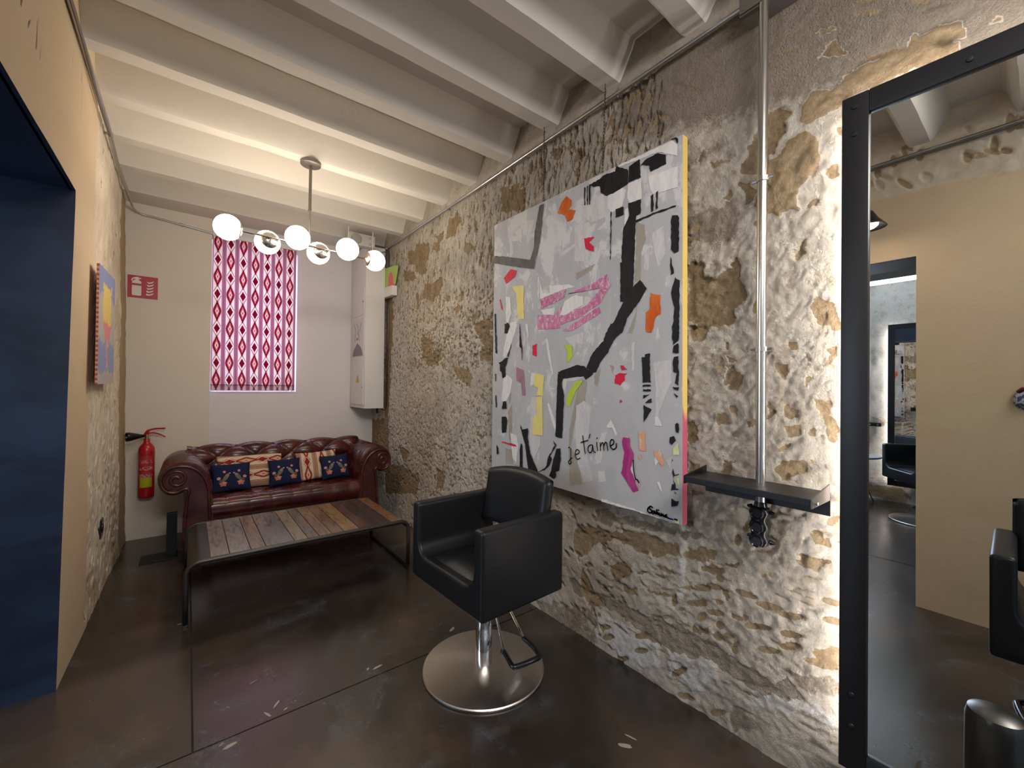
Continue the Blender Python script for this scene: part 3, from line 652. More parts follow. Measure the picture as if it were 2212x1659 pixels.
# ------------------------------------------------------------------ big abstract canvas
PXF = 1.585
pa = thing('abstract_painting', 'large unframed grey abstract canvas with black strokes and je t\'aime lettering', 'painting', (PXF, 1.58, 0.76))
cv = Mat('canvas_ground', 0.6, 0, 0.2)
a1, a2 = cv.noise(5, 6, 0.65, st=(1, 1, 0.5), dist=1.0), cv.noise(16, 5, 0.7, st=(1, 1, 0.4), off=4, dist=1.2)
x_, y_, z_ = cv.sep(cv.O)
g0 = cv.mix((0.385, 0.385, 0.395), (0.43, 0.425, 0.435), a1.step(0.35, 0.65))
g0 = cv.mix(g0, (0.62, 0.60, 0.58), (cv.noise(7, 7, 0.7, off=4, st=(1,1,0.7), dist=0.5)+z_*0.10-0.09).step(0.53, 0.60)*0.7)
g0 = cv.mix(g0, (0.30, 0.29, 0.28), cv.noise(3, 5, off=8).step(0.62, 0.75)*0.35)
cv.col(g0).bump(a2+cv.noise(120, 3)*0.3, 0.35, 0.003)
sd = Mat('canvas_side', 0.6, 0, 0.3); sx_, sy_, sz_ = sd.sep(sd.O); s1 = sd.noise(5, 4, st=(1, 1, 0.35)); s2 = sd.noise(9, 4, off=7, st=(1, 1, 0.5))
sd.col(sd.mix(sd.mix((0.62, 0.42, 0.05), (0.70, 0.52, 0.20), s2), (0.50, 0.10, 0.16), (s1*1.1+sz_*-0.50+0.04).step(0.50, 0.60)))
corner = [on(1068,487,0,PXF), on(1470,296,0,PXF), on(1477,1137,0,PXF), on(1075,1000,0,PXF)]
yl, yr = 2.245, 0.918; zt = lambda y: 2.350+(2.366-2.338)*(y-yr)/(yl-yr)*0.6; zb = 0.748
bm = B()
cs = [(yl, zb+0.02), (yr-0.012, zb), (yr, 2.342), (yl, 2.366)]
F = [bm.verts.new((PXF, a, b)) for a, b in cs]; K = [bm.verts.new((PXF+0.036, a, b)) for a, b in cs]
bm.faces.new(F); bm.faces.new(K[::-1]).material_index = 1
for i in range(4): bm.faces.new((F[i], K[i], K[(i+1)%4], F[(i+1)%4])).material_index = 1
bmesh.ops.recalc_face_normals(bm, faces=bm.faces)
obj('canvas', bm, [cv.m, sd.m], pa)
def paint(name, c, c2=None, dry=0.0, rough=0.45):
    m = Mat(name, 0.55, 0, 0.15); n = m.noise(22, 5, 0.7, st=(1, 1, 0.35), dist=0.8)
    col = m.mix(c, c2 or [x*0.8 for x in c], n.step(0.35, 0.65))
    if dry: col = m.mix(col, (0.55, 0.52, 0.53), m.noise(34, 6, 0.75, st=(1, 1, 0.6), off=6, dist=1.5).step(0.62-dry*0.25, 0.72-dry*0.2))
    m.col(col).bump(m.noise(60, 4, st=(1,1,0.3)), 0.25, 0.002); return m.m
PM = {'blk': paint('black_paint', (0.012,0.012,0.013), (0.020,0.018,0.018), rough=0.35), 'dgr': paint('charcoal_paint', (0.085,0.08,0.078), (0.13,0.125,0.12)), 'wht': paint('white_paint', (0.70,0.68,0.65), (0.60,0.58,0.57)),
      'fad': paint('faded_white_paint', (0.56,0.545,0.53), (0.46,0.45,0.45), 0.5), 'tau': paint('taupe_paint', (0.30,0.27,0.22), (0.34,0.31,0.26)), 'pnk': paint('rose_paint', (0.46,0.10,0.24), (0.55,0.24,0.36), 0.45),
      'mag': paint('magenta_paint', (0.34,0.028,0.16), (0.40,0.06,0.22)), 'org': paint('orange_paint', (0.50,0.085,0.012), (0.58,0.15,0.03)), 'red': paint('red_paint', (0.60,0.02,0.05), (0.52,0.02,0.05)),
      'yel': paint('yellow_paint', (0.74,0.62,0.17), (0.66,0.56,0.22), 0.1), 'mau': paint('mauve_paint', (0.36,0.18,0.24)), 'lim': paint('lime_paint', (0.45,0.58,0.04), (0.40,0.50,0.06)), 'pea': paint('peach_paint', (0.68,0.32,0.18), (0.60,0.34,0.24), 0.3),
      'pyl': paint('pale_yellow_paint', (0.66,0.66,0.36))}
VB, VC, VD, VE = (1040,700,3.607), (1040,700,4.609), (1300,900,6.635), (1060,460,5.53)
STK = [
('tau', VB, [[(780,430),(825,450),(810,600),(760,640),(720,800),(700,960),(760,1100),(785,1250),(690,1260),(680,1000),(685,820),(720,650),(750,500)],[(205,680),(240,620),(240,960),(215,900)],[(185,965),(235,980),(250,1095),(190,1090)],[(1150,60),(1190,0),(1170,0),(1120,100)],[(1000,320),(1035,330),(1020,390)],[(880,400),(930,340),(905,500),(885,470)]]),
('tau', VA, [[(1260,740),(1330,780),(1340,900),(1300,1000),(1300,1220),(1250,1240),(1260,1000)],[(770,1170),(930,1090),(900,1140),(770,1230)],[(1195,1659),(1270,1440),(1250,1600),(1225,1659)]]),
('tau', VC, [[(290,660),(300,700),(285,800),(270,760)],[(330,1400),(400,1400),(395,1440),(330,1430)]]),
('fad', VA, [[(370,740),(430,730),(400,900),(370,930)],[(210,780),(240,790),(260,1010),(240,1020)],[(760,760),(880,750),(900,850),(870,1080),(760,1070)],[(580,760),(610,770),(650,1000),(820,890),(830,900),(650,1040),(640,1050)],[(1390,850),(1480,780),(1500,1000),(1440,1120),(1400,960)],[(125,920),(165,905),(160,960),(130,980)],
   [(820,600),(1000,520),(1050,560),(1030,700),(900,760),(820,700)],[(940,820),(1040,720),(1050,800)],[(1330,1000),(1370,960),(1360,1140),(1320,1150)],[(540,640),(600,600),(660,760),(600,740)]]),
('fad', VB, [[(740,640),(800,600),(855,640),(840,800),(820,1000),(870,1220),(800,1230),(750,1080),(730,850)],[(940,850),(980,840),(960,920),(930,1080),(880,1100),(900,960)],[(1340,300),(1480,280),(1480,450),(1420,600),(1380,700),(1410,790),(1350,790),(1360,500)],[(910,1150),(960,1140),(970,1220),(910,1230)],[(1170,150),(1195,140),(1190,360),(1172,360)],[(650,110),(800,60),(790,160),(740,140),(700,300),(720,180)],[(1440,1060),(1485,1030),(1470,1140)]]),
('fad', VC, [[(500,730),(550,730),(545,900),(520,1100),(590,1130),(590,1200),(520,1350),(480,1200),(490,900)],[(808,545),(1030,520),(960,560),(850,580),(840,700),(815,640)],[(345,210),(380,150),(440,190),(420,230),(380,240)],[(600,190),(640,150),(650,170),(610,220)]]),
('wht', VC, [[(285,0),(360,0),(330,100),(290,230),(240,335),(215,320),(225,230)],[(230,505),(270,510),(310,560),(290,680),(240,790),(200,760),(215,600)],[(495,490),(540,480),(520,600),(490,620)],[(640,145),(665,150),(680,280),(715,500),(705,500),(660,300)],[(655,790),(675,790),(745,1000),(740,1060),(720,1030)],[(290,1080),(350,1110),(370,1200),(350,1380),(310,1330)],[(440,0),(460,0),(470,130),(460,130)],[(690,642),(740,640),(740,650),(690,652)]]),
('wht', VA, [[(470,1200),(500,1330),(560,1330),(555,1270),(720,1260),(760,1280),(680,1300),(480,1380)],[(1030,520),(1150,470),(1180,490),(1150,620),(1060,680),(1030,640)],[(1190,440),(1300,400),(1310,560),(1210,600),(1190,560)],[(1360,380),(1600,300),(1600,470),(1400,530),(1370,480)],[(1120,290),(1560,90),(1595,120),(1595,210),(1510,200),(1440,180),(1300,240),(1110,310)],
   [(200,1360),(235,1370),(245,1500),(215,1590),(200,1550)],[(240,1570),(290,1560),(250,1659),(215,1659)],[(462,1200),(470,1200),(468,1380),(462,1380)],[(1170,650),(1200,640),(1190,800),(1165,780)]]),
('wht', VB, [[(975,800),(1010,740),(1060,850),(1050,870),(1020,810),(980,810)],[(1370,1225),(1385,1230),(1415,1310),(1400,1300)],[(1350,1040),(1390,1060),(1355,1105)]]),
('wht', VD, [[(0,1170),(140,1220),(400,1300),(640,1390),(960,1500),(940,1530),(600,1420),(300,1340),(0,1245)],[(760,0),(810,0),(865,130),(765,125)],[(440,620),(460,620),(490,880),(470,900),(420,760)]]),
('pnk', VE, [[(590,1030),(905,910),(880,1010),(750,1080),(610,1140),(600,1080)],[(565,1210),(600,1230),(760,1220),(880,1090),(870,1220),(1106,1150),(1106,1230),(830,1340),(830,1380),(560,1395),(560,1330)]]),
('pnk', VA, [[(700,1340),(900,1260),(1020,1180),(1055,1270),(960,1420),(800,1530),(650,1580),(640,1540),(660,1500),(850,1440),(980,1290),(820,1320)],[(660,1640),(960,1440),(975,1490),(740,1640)]]),
('mag', VB, [[(1103,885),(1155,885),(1165,960),(1190,1010),(1180,1080),(1165,1130),(1190,1200),(1228,1300),(1185,1315),(1150,1260),(1120,1210),(1090,1160),(1110,1050),(1115,1000),(1098,940)],[(1078,592),(1095,590),(1098,608),(1080,612)]]),
('org', VA, [[(650,600),(690,545),(735,570),(735,620),(705,650),(765,660),(745,730),(700,750),(680,700),(620,680)],[(1380,1330),(1460,1350),(1460,1500),(1420,1530),(1390,1655),(1340,1645),(1340,1490),(1370,1470)]]),
('red', VA, [[(185,1210),(240,1135),(290,1150),(275,1200),(205,1258)],[(840,885),(925,872),(880,920),(915,950),(918,998),(850,970)],[(148,1385),(158,1385),(178,1475),(165,1460)]]),
('red', VB, [[(400,170),(435,150),(430,250),(400,240)],[(1045,400),(1075,380),(1140,385),(1120,400),(1118,440),(1085,475),(1040,460)],[(1085,320),(1105,325),(1138,355),(1095,360)],[(160,912),(270,940),(275,958),(165,925)]]),
('yel', VA, [[(250,1280),(350,1270),(345,1400),(350,1540),(300,1545),(285,1340)]]),
('yel', VB, [[(415,380),(490,400),(480,560),(430,560),(445,500),(410,480)],[(430,570),(475,570),(480,870),(400,860),(400,740),(430,700)]]),
('mau', VB, [[(275,335),(330,360),(345,555),(320,555),(310,460),(275,440)]]),
('lim', VB, [[(645,160),(705,165),(715,240),(680,300),(665,290),(675,220)],[(665,630),(670,560),(740,440),(795,440),(740,520),(690,640)]]),
('pea', VB, [[(1230,840),(1270,835),(1285,990),(1230,980)],[(1350,990),(1400,990),(1430,1080),(1415,1115),(1350,1030)],[(1230,1015),(1250,1015),(1248,1058),(1230,1050)],[(1220,1240),(1245,1245),(1235,1275)]]),
('pyl', VD, [[(1020,440),(1100,380),(1115,550),(1020,550)],[(1070,890),(1115,880),(1115,1010)],[(1050,1500),(1112,1470),(1112,1556),(1060,1540)]]),
('dgr', VA, [[(475,620),(510,605),(490,840),(465,980),(445,1050),(432,1135),(330,1125),(100,1090),(110,1030),(200,1035),(400,1060),(430,960),(435,840)]]),
('blk', VA, [[(885,450),(980,395),(990,375),(1090,340),(1100,300),(1200,330),(1195,440),(1130,490),(1020,545),(975,515),(970,460),(920,470)],[(1205,300),(1290,240),(1300,390),(1200,430)],[(1330,250),(1440,190),(1505,205),(1505,280),(1380,345),(1370,290),(1300,290)],
   [(842,470),(850,468),(848,615),(840,615)],[(862,462),(870,460),(870,612),(862,612)],[(880,450),(893,450),(888,610),(876,610)],[(1095,650),(1160,625),(1160,695),(1095,720)],[(1200,600),(1300,570),(1300,680),(1262,700),(1250,1000),(1240,1280),(1180,1400),(1140,1400),(1145,1000),(1160,800),(1205,700)],
   [(1380,540),(1405,520),(1405,660),(1385,670)],[(1425,510),(1440,500),(1440,640),(1425,650)],[(1260,740),(1400,680),(1590,615),(1590,626),(1400,694),(1262,755)],[(1055,670),(1063,670),(1058,1060),(1051,1060)],[(1240,1280),(1290,1222),(1350,1290),(1290,1400),(1190,1540),(1150,1659),(1020,1659),(1090,1550),(1160,1400)],
   [(1560,695),(1600,695),(1612,720),(1612,990),(1575,1010),(1548,980),(1548,740)],[(1580,1200),(1615,1230),(1615,1659),(1560,1659),(1575,1450),(1550,1330)],[(1540,1030),(1550,1060),(1575,1170),(1545,1180)],[(195,1590),(215,1570),(235,1600),(215,1659),(190,1659)],[(110,1500),(120,1500),(125,1659),(112,1659)],[(1540,80),(1590,58),(1605,75),(1608,110),(1595,112),(1580,80)],[(1135,1080),(1150,1080),(1140,1400),(1135,1400)]]),
('blk', VB, [[(1010,0),(1120,0),(1090,70),(1030,130),(990,220),(930,300),(900,370),(870,380),(820,345),(850,260),(900,190),(955,130),(965,90)],[(600,375),(740,320),(800,325),(830,350),(860,370),(875,390),(815,435),(800,405),(640,425),(605,400)],[(598,385),(640,420),(628,470),(648,560),(632,890),(580,875),(590,560)],
   [(1255,260),(1278,262),(1280,232),(1315,225),(1322,455),(1258,455)],[(1260,472),(1322,472),(1322,486),(1260,486)],[(1262,508),(1324,508),(1324,522),(1262,522)],[(1265,552),(1320,548),(1265,582)],[(1325,576),(1328,615),(1280,612)],[(1268,632),(1330,665),(1270,765)],
   [(1490,0),(1540,0),(1540,130),(1500,160),(1490,110)],[(1500,170),(1540,150),(1540,230),(1495,225)],[(1500,260),(1540,250),(1540,480),(1510,460),(1530,380),(1495,370)],[(1515,790),(1541,770),(1541,850),(1520,840)],[(1470,880),(1500,870),(1520,905),(1490,945),(1468,920)],[(1490,490),(1540,490),(1535,520),(1500,510)],[(1500,540),(1535,560),(1525,580)]]),
('blk', VD, [[(1020,740),(1060,830),(1112,825),(1112,838),(1040,840),(1035,930),(1060,970),(1050,980),(1025,900)],[(1010,970),(1060,965),(1070,1020),(1112,1030),(1112,1045),(1040,1040),(1005,1060)],[(1040,1070),(1080,1100),(1060,1110)],[(1010,1170),(1060,1210),(1112,1215),(1080,1280),(1005,1285)],[(1010,600),(1030,630),(1010,635)],[(1062,100),(1090,90),(1112,130),(1112,220),(1090,160),(1062,165)]]),
('blk', VC, [[(175,385),(215,365),(240,340),(270,330),(255,400),(240,430),(245,520),(215,540),(205,480),(190,470),(190,410)],[(305,175),(300,230),(270,330),(262,320),(285,250)],[(385,0),(398,130),(412,240),(408,360),(402,240),(385,225)],[(235,0),(280,0),(250,100),(240,60)],[(218,770),(250,770),(255,845),(208,845)],[(205,918),(250,920),(262,960),(250,1075),(208,1083)],
   [(388,990),(410,1050),(465,1035),(472,1070),(465,1130),(490,1290),(570,1470),(475,1455),(450,1300),(440,1200),(410,1100)],[(400,1185),(412,1200),(415,1440),(390,1440),(385,1250)],[(718,1155),(750,1205),(735,1235),(690,1310),(710,1350),(680,1410),(640,1450),(570,1470),(600,1455),(655,1410),(665,1330),(735,1210)],
   [(755,1240),(790,1235),(795,1340),(780,1460),(745,1460),(750,1520),(730,1540),(680,1510),(700,1460),(710,1390),(735,1300)],[(140,70),(155,110),(160,300),(145,290)],[(142,490),(150,500),(150,575),(142,570)],[(145,700),(155,720),(158,830),(147,830)],[(155,1200),(172,1230),(175,1290),(157,1300)]]),
('wht', VE, [[(600,1160),(770,1130),(760,1220),(640,1220)],[(890,1050),(1000,980),(1106,1000),(1106,1100),(880,1225),(830,1210)]]),
]
order = ['tau','fad','wht','pnk','mag','org','red','yel','mau','lim','pea','pyl','dgr','blk']
keys = list(PM); bm = B()
def rough_poly(P, amp=0.0022, stepl=0.012):
    out = []; n = len(P)
    for i in range(n):
        a, b = P[i], P[(i+1) % n]; L = math.hypot(b[0]-a[0], b[1]-a[1]); k = max(1, int(L/stepl))
        for t in range(k):
            q = (a[0]+(b[0]-a[0])*t/k, a[1]+(b[1]-a[1])*t/k)
            out.append((q[0]+random.uniform(-amp, amp), q[1]+random.uniform(-amp, amp)))
    return out
def on2(v, a, b):
    p = on(v[0]+a/v[2], v[1]+b/v[2], 0, PXF); return (min(max(p.y, yr+0.001), yl-0.001), min(max(p.z, zb+0.004), 2.364))
flatlist = [(order.index(k)+(0.5-order.index(k)+4 if si == len(STK)-1 else 0), si, vw, p, k) for si, (k, vw, polys) in enumerate(STK) for p in polys]
flatlist.sort(key=lambda q: (q[0], q[1]))
for rank, (_, si, vw, p, k) in enumerate(flatlist):
    q = rough_poly([on2(vw, *a) for a in p])
    f = bm.faces.new([bm.verts.new((PXF-0.0003-0.00003*rank, a, b)) for a, b in q]); f.material_index = keys.index(k)
bm.normal_update(); bmesh.ops.triangulate(bm, faces=bm.faces, ngon_method='EAR_CLIP')
for f in bm.faces:
    f.normal_update()
    if f.normal.x > 0: f.normal_flip()
obj('paint_strokes', bm, [PM[k] for k in keys], pa)
def ribbon(bm, pts, wd, x):
    for a, b in zip(pts, pts[1:]):
        d = Vector((b[0]-a[0], b[1]-a[1])); 
        if d.length < 1e-6: continue
        d.normalize(); n = Vector((-d[1], d[0]))*wd; e = d*wd*0.7
        q = [(a[0]-e[0]+n[0], a[1]-e[1]+n[1]), (b[0]+e[0]+n[0], b[1]+e[1]+n[1]), (b[0]+e[0]-n[0], b[1]+e[1]-n[1]), (a[0]-e[0]-n[0], a[1]-e[1]-n[1])]
        bm.faces.new([bm.verts.new((x, *p)) for p in q])
TXT = [(VB, 0.0042, [(700,968),(702,1010),(700,1060),(704,1080),(694,1090),(683,1076),(690,1062),(712,1040)]), (VB, 0.006, [(686,960),(690,962)]), (VB, 0.0040, [(736,1016),(764,1006),(766,986),(748,978),(737,1000),(738,1032),(754,1052),(774,1042)]),
       (VB, 0.0045, [(795,870),(803,930),(815,1008)]), (VB, 0.0045, [(780,922),(836,905)]), (VB, 0.0042, [(852,856),(845,888)]), (VB, 0.0042, [(868,940),(846,946),(836,966),(840,992),(856,1002),(868,980),(872,944),(878,988),(892,1000)]),
       (VB, 0.0042, [(903,920),(911,986)]), (VB, 0.005, [(905,886),(907,890)]), (VB, 0.0042, [(930,922),(934,986)]), (VB, 0.0042, [(934,952),(944,926),(955,932),(960,984)]), (VB, 0.0042, [(960,948),(970,922),(982,930),(990,984)]),
       (VB, 0.0045, [(1008,948),(1034,934),(1036,908),(1018,900),(1008,926),(1014,960),(1034,976),(1056,960),(1056,930)]),
       (VD, 0.0048, [(738,1302),(712,1282),(692,1300),(700,1322),(726,1344),(716,1370),(690,1372),(668,1350),(672,1312),(700,1284)]), (VD, 0.0045, [(768,1352),(742,1350),(730,1370),(744,1388),(764,1366),(768,1352),(774,1386),(790,1380),(798,1330),(800,1392),(816,1372),(820,1404),(836,1380),(840,1412),(858,1412),(866,1384),(870,1420),(890,1398),(896,1430),(922,1410),(940,1402),(918,1418),(922,1438),(942,1430),(960,1450),(1030,1470)]),
       (VD, 0.005, [(820,1336),(824,1340)]), (VD, 0.005, [(1054,1466),(1066,1470)]), (VD, 0.005, [(1078,1474),(1090,1480)]), (VD, 0.0045, [(460,620),(466,740),(490,880),(520,905),(542,945)]), (VC, 0.003, [(390,0),(396,120),(410,240),(408,360)])]
for grp, ww_ in ((TXT[:13], 'lettering'), (TXT[13:17], 'signature'), (TXT[17:], 'marker_line')):
  bm = B()
  for vw, wd, pts in grp: ribbon(bm, [on2(vw, *a) for a in smoothpoly([(*q, 0) for q in pts], 4, False) for a in [(a[0], a[1])]] if False else [on2(vw, a[0], a[1]) for a in smoothpoly([(q[0], q[1], 0) for q in pts], 4, False)], wd*0.62, PXF-0.0055)
  for f in bm.faces:
    f.normal_update()
    if f.normal.x > 0: f.normal_flip()
  obj(ww_, bm, PM['blk'], pa)
# chains
chm = plain('chain_iron', (0.10, 0.085, 0.07), 0.5, 0.8)
def chain(px_, lab, ybot, ytop, zb_, zt_, x):
    t = thing('hanging_chain', lab, 'chain', (x, ytop, zb_), group='chains holding the large painting')
    bm = B(); n = int((zt_-zb_)/0.016); cy = lambda z: ybot+(ytop-ybot)*(z-zb_)/(zt_-zb_)
    for i in range(n):
        z = zb_+(i+0.5)*(zt_-zb_)/n; pts = []
        for k in range(10):
            a = 2*PI*k/10; u, v = math.cos(a)*0.0045, math.sin(a)*0.0105
            pts.append((x+(u if i % 2 else 0), cy(z)+(0 if i % 2 else u), z+v))
        tube(bm, pts, 0.0014, 5, closed=True)
    obj('links', bm, chm, t, smooth='all')
    bm = B(); tube(bm, [(x, ytop, zt_-0.005), (x, ytop, zt_+0.02), (x, ytop+0.01, zt_+0.03), (x, ytop+0.004, BZ+0.01)], 0.002, 6); obj('hook', bm, chm, t, smooth='all')
chain(0, 'dark chain nearer the mirror, from beam to top of large painting', 1.343, 1.330, 2.345, 2.765, 1.592)
chain(1, 'dark chain nearer the window, from beam to top of large painting', 1.772, 1.772, 2.350, 2.765, 1.592)

# ------------------------------------------------------------------ hydraulic salon chair (built at the origin, facing -X)
def make_chair(label):
    t = thing('salon_chair', label, 'chair', (0,0,0))
    bm = B(); W2, zb_, zt_ = 0.285, 0.395, 0.745; wi = 0.222; sz = 0.505; rr = 0.07
    prof = [(-W2, zb_), (W2, zb_), (W2, zt_), (wi, zt_)]
    prof += [(wi-rr+rr*math.cos(a), sz+rr-rr*math.sin(a)) for a in [PI/2*k/6 for k in range(7)]]
    prof += [(-wi+rr-rr*math.cos(a), sz+rr-rr*math.sin(a)) for a in [PI/2*(6-k)/6 for k in range(7)]]
    prof += [(-wi, zt_), (-W2, zt_)]
    prism(bm, prof, 0, -0.225, 0.225)
    bmesh.ops.recalc_face_normals(bm, faces=bm.faces)
    # front tucks slightly inwards at the bottom, soft edges
    sharp = [e for e in bm.edges if e.calc_face_angle(0) > 0.6]
    bmesh.ops.bevel(bm, geom=sharp, offset=0.016, segments=4, profile=0.55, affect='EDGES', clamp_overlap=True)
    bmesh.ops.triangulate(bm, faces=[f for f in bm.faces if len(f.verts) > 4])
    obj('body', bm, leather, t, smooth=True)
    bm = B()
    def seat(u, v):
        y = (u-0.5)*2*0.20; x = -0.19+v*0.37; d = 1-(abs(2*u-1)**4); e = 1-(abs(2*v-1)**6)
        return (x, y, sz-0.01+0.028*d*e+0.01*(0.5-v))
    surf(bm, seat, 24, 24); obj('seat', bm, leather, t, smooth='all')
    bm = B(); NU, NV = 30, 20
    def back(u, v, side):
        y = (u-0.5)*2*0.235; s = abs(2*u-1); z0, z1 = 0.600+0.004*s, 0.905-0.030*s**2.2-0.012*(u)
        z = z0+(z1-z0)*v; bow = 0.035*s**2
        ed = 1-max(s, abs(2*v-1))**10
        th = 0.032*(max(ed, 0)**0.5)
        x = 0.185-bow*0.6+0.05*(v-0.2)+(0.004*math.sin(PI*v)) + (-th if side < 0 else th)
        return (x, y, z)
    g1 = surf(bm, lambda u, v: back(u, v, -1), NU, NV); g2 = surf(bm, lambda u, v: back(u, v, 1), NU, NV)
    bmesh.ops.remove_doubles(bm, verts=bm.verts, dist=0.0006); bmesh.ops.recalc_face_normals(bm, faces=bm.faces)
    obj('backrest', bm, leather, t, smooth='all')
    bm = B(); box(bm, 0.17, 0.215, -0.03, 0.03, 0.42, 0.66, 0.004); obj('back_support', bm, black_metal, t)
    bm = B(); lathe(bm, [(0,0.0),(0.276,0.0),(0.280,0.004),(0.280,0.010),(0.276,0.014),(0.10,0.022),(0.05,0.025),(0,0.025)], n=72); obj('base_disc', bm, brushed, t, smooth=True)
    bm = B(); lathe(bm, [(0.038,0.024),(0.038,0.17),(0.0365,0.172),(0.0365,0.30),(0.038,0.302),(0.038,0.36)], n=36); obj('column', bm, chrome, t, smooth=True)
    bm = B(); lathe(bm, [(0.040,0.345),(0.046,0.350),(0.046,0.395)], n=28); box(bm, -0.13, 0.13, -0.13, 0.13, 0.374, 0.396, 0.003); obj('seat_mount', bm, black_metal, t)
    lv = obj('pump_lever', lever_bm(), chrome, t, smooth=True)
    bm = B(); tube(bm, smoothpoly([(0.020,-0.105,0.118),(0.028,-0.118,0.112),(0.012,-0.188,0.098),(0.030,-0.205,0.096),(0.125,-0.222,0.098),(0.148,-0.212,0.100),(0.160,-0.160,0.110),(0.155,-0.100,0.124)], 4, False), 0.0115, 12)
    obj('foot_grip', bm, black_plastic, lv, smooth='all')
    return t
def lever_bm():
    bm = B()
    tube(bm, [(0.012, 0.02, 0.365), (0.014, -0.045, 0.33), (0.026, -0.112, 0.115)], 0.0055, 8)
    tube(bm, [(0.055, 0.02, 0.370), (0.075, -0.02, 0.345), (0.156, -0.105, 0.122)], 0.0055, 8)
    return bm
chair = make_chair('black leatherette hydraulic chair on a round steel base before the large painting')
chair.location = (1.10, 1.605, 0); chair.rotation_euler = (0, 0, math.radians(2.5))
chair['group'] = 'black hydraulic salon chairs'
ch2 = copy_tree(chair); ch2.location = (0.66, -0.155, 0); ch2.rotation_euler = (0, 0, PI-0.03)
ch2['label'] = 'black hydraulic chair reflected at the right edge of the wall mirror'
ch3 = copy_tree(chair); ch3.location = (-2.72, 0.74, 0); ch3.rotation_euler = (0, 0, 0.9+PI)
ch3['label'] = 'distant black hydraulic chair seen through the doorway in the mirror'

# ------------------------------------------------------------------ coffee table
wd_m = Mat('reclaimed_boards', 0.28, 0, 0.5)
wx, wy, wz = wd_m.sep(wd_m.O)
oi = wd_m.nt.nodes.new('ShaderNodeObjectInfo'); rnd = S(wd_m.nt, oi.outputs['Random'])
ww = wd_m.noise(9, 6, 0.65, vec=wd_m.com(wx*3+rnd*9, wy*0.5+rnd*5, wz), dist=1.0); w2 = wd_m.noise(60, 4, 0.6, vec=wd_m.com(wx*3, wy*0.25+rnd*3, wz))
oc = S(wd_m.nt, oi.outputs['Color'])
wd_m.col(wd_m.mix(wd_m.mix(oc, (0.03, 0.018, 0.012), ww.step(0.45, 0.75)*0.6), (0.02, 0.012, 0.010), w2.step(0.55, 0.75)*0.5)); wd_m.set('Roughness', ww*0.18+0.05); wd_m.bump(w2+ww, 0.2, 0.002)
ironm = plain('raw_tube_steel', (0.085, 0.078, 0.070), 0.38, 0.85)
TX0, TX1, TY0, TY1, TZ = 0.005, 1.262, 2.815, 3.57, 0.345
tb = thing('coffee_table', 'low coffee table of reclaimed boards on a bent steel tube frame', 'table', ((TX0+TX1)/2, (TY0+TY1)/2, 0))
rb = 0.06
for yy in (TY0, TY1):
    bm = B()
    pts = [(TX0, yy, 0.016)]+[(TX0, yy, 0.2)]+arc((TX0+rb, yy, TZ-rb-0.01), rb, PI, PI/2, 8, 1)+[(0.6, yy, TZ-0.01)]+arc((TX1-rb, yy, TZ-rb-0.01), rb, PI/2, 0, 8, 1)+[(TX1, yy, 0.2), (TX1, yy, 0.016)]
    tube(bm, pts, 0.0125, 12)
    obj('side_rail', bm, ironm, tb, smooth='all')
for xx in (TX0, TX1):
    bm = B(); tube(bm, [(xx, TY0-0.004, 0.0125), (xx, TY1+0.004, 0.0125)], 0.0125, 12); obj('floor_runner', bm, ironm, tb, smooth=True)
bm = B()
for yy in (TY0, TY1):
    pass
# curved sheet steel ends and edge strips around the boards
def endsheet(x0, sgn):
    n = 10
    def f(u, v):
        y = TY0+0.008+(TY1-TY0-0.016)*u
        if v < 0.55:
            a = PI/2*(v/0.55); return (x0+sgn*(rb-rb*math.cos(a)), y, TZ-rb-0.004+rb*math.sin(a))
        return (x0+sgn*(rb+0.05*(v-0.55)/0.45), y, TZ-0.004)
    return f
surf(bm, endsheet(TX0+0.004, 1), 6, 20); surf(bm, endsheet(TX1-0.004, -1), 6, 20)
box(bm, TX0+0.06, TX1-0.06, TY0+0.004, TY1-0.004, TZ-0.030, TZ-0.020)
obj('steel_tray', bm, ironm, tb, smooth=True)
BC = [(0.23,0.20,0.19),(0.24,0.22,0.23),(0.22,0.17,0.16),(0.17,0.16,0.18),(0.26,0.22,0.16),(0.15,0.13,0.13),(0.20,0.13,0.09),(0.17,0.10,0.06),(0.26,0.16,0.07),(0.11,0.055,0.04),(0.065,0.05,0.05),(0.075,0.055,0.05),(0.22,0.11,0.055)]
BW = [0.10,0.115,0.085,0.17,0.085,0.075,0.085,0.085,0.11,0.08,0.085,0.085,0.085]
tot = sum(BW); x = TX0+0.105; span = TX1-0.045-x
for k, (c, bw) in enumerate(zip(BC, BW)):
    wid = bw/tot*span; bm = B()
    box(bm, x+0.0015, x+wid-0.0015, TY0+0.014, TY1-0.014, TZ-0.018, TZ-0.001+0.002*random.random(), 0.0015, 1)
    o = obj('board', bm, wd_m.m, tb); o.color = (*c, 1); x += wid
# ------------------------------------------------------------------ chesterfield sofa
lm = Mat('oxblood_leather', 0.24, 0, 0.6)
l1, l2 = lm.noise(7, 5, 0.6), lm.noise(3, 4, off=4)
lm.col(lm.mix(lm.mix((0.040, 0.0055, 0.007), (0.082, 0.013, 0.011), l1.step(0.35, 0.7)), (0.15, 0.036, 0.014), l2.step(0.52, 0.75)*0.5))
lm.set('Roughness', l1*0.22+0.16); lm.bump(lm.voro(230)*0.4+lm.noise(60, 4), 0.12, 0.002); lm = lm.m
SX0, SX1, SY0, SY1 = 0.155, 1.225, 3.80, 4.58
sofa = thing('chesterfield_sofa', 'oxblood leather button-tufted sofa with rolled arms against the back wall', 'sofa', ((SX0+SX1)/2, 4.2, 0))
btn = []
def puff(a, b, p=0.45): return (abs(math.sin(PI*a)*math.sin(PI*b)))**p
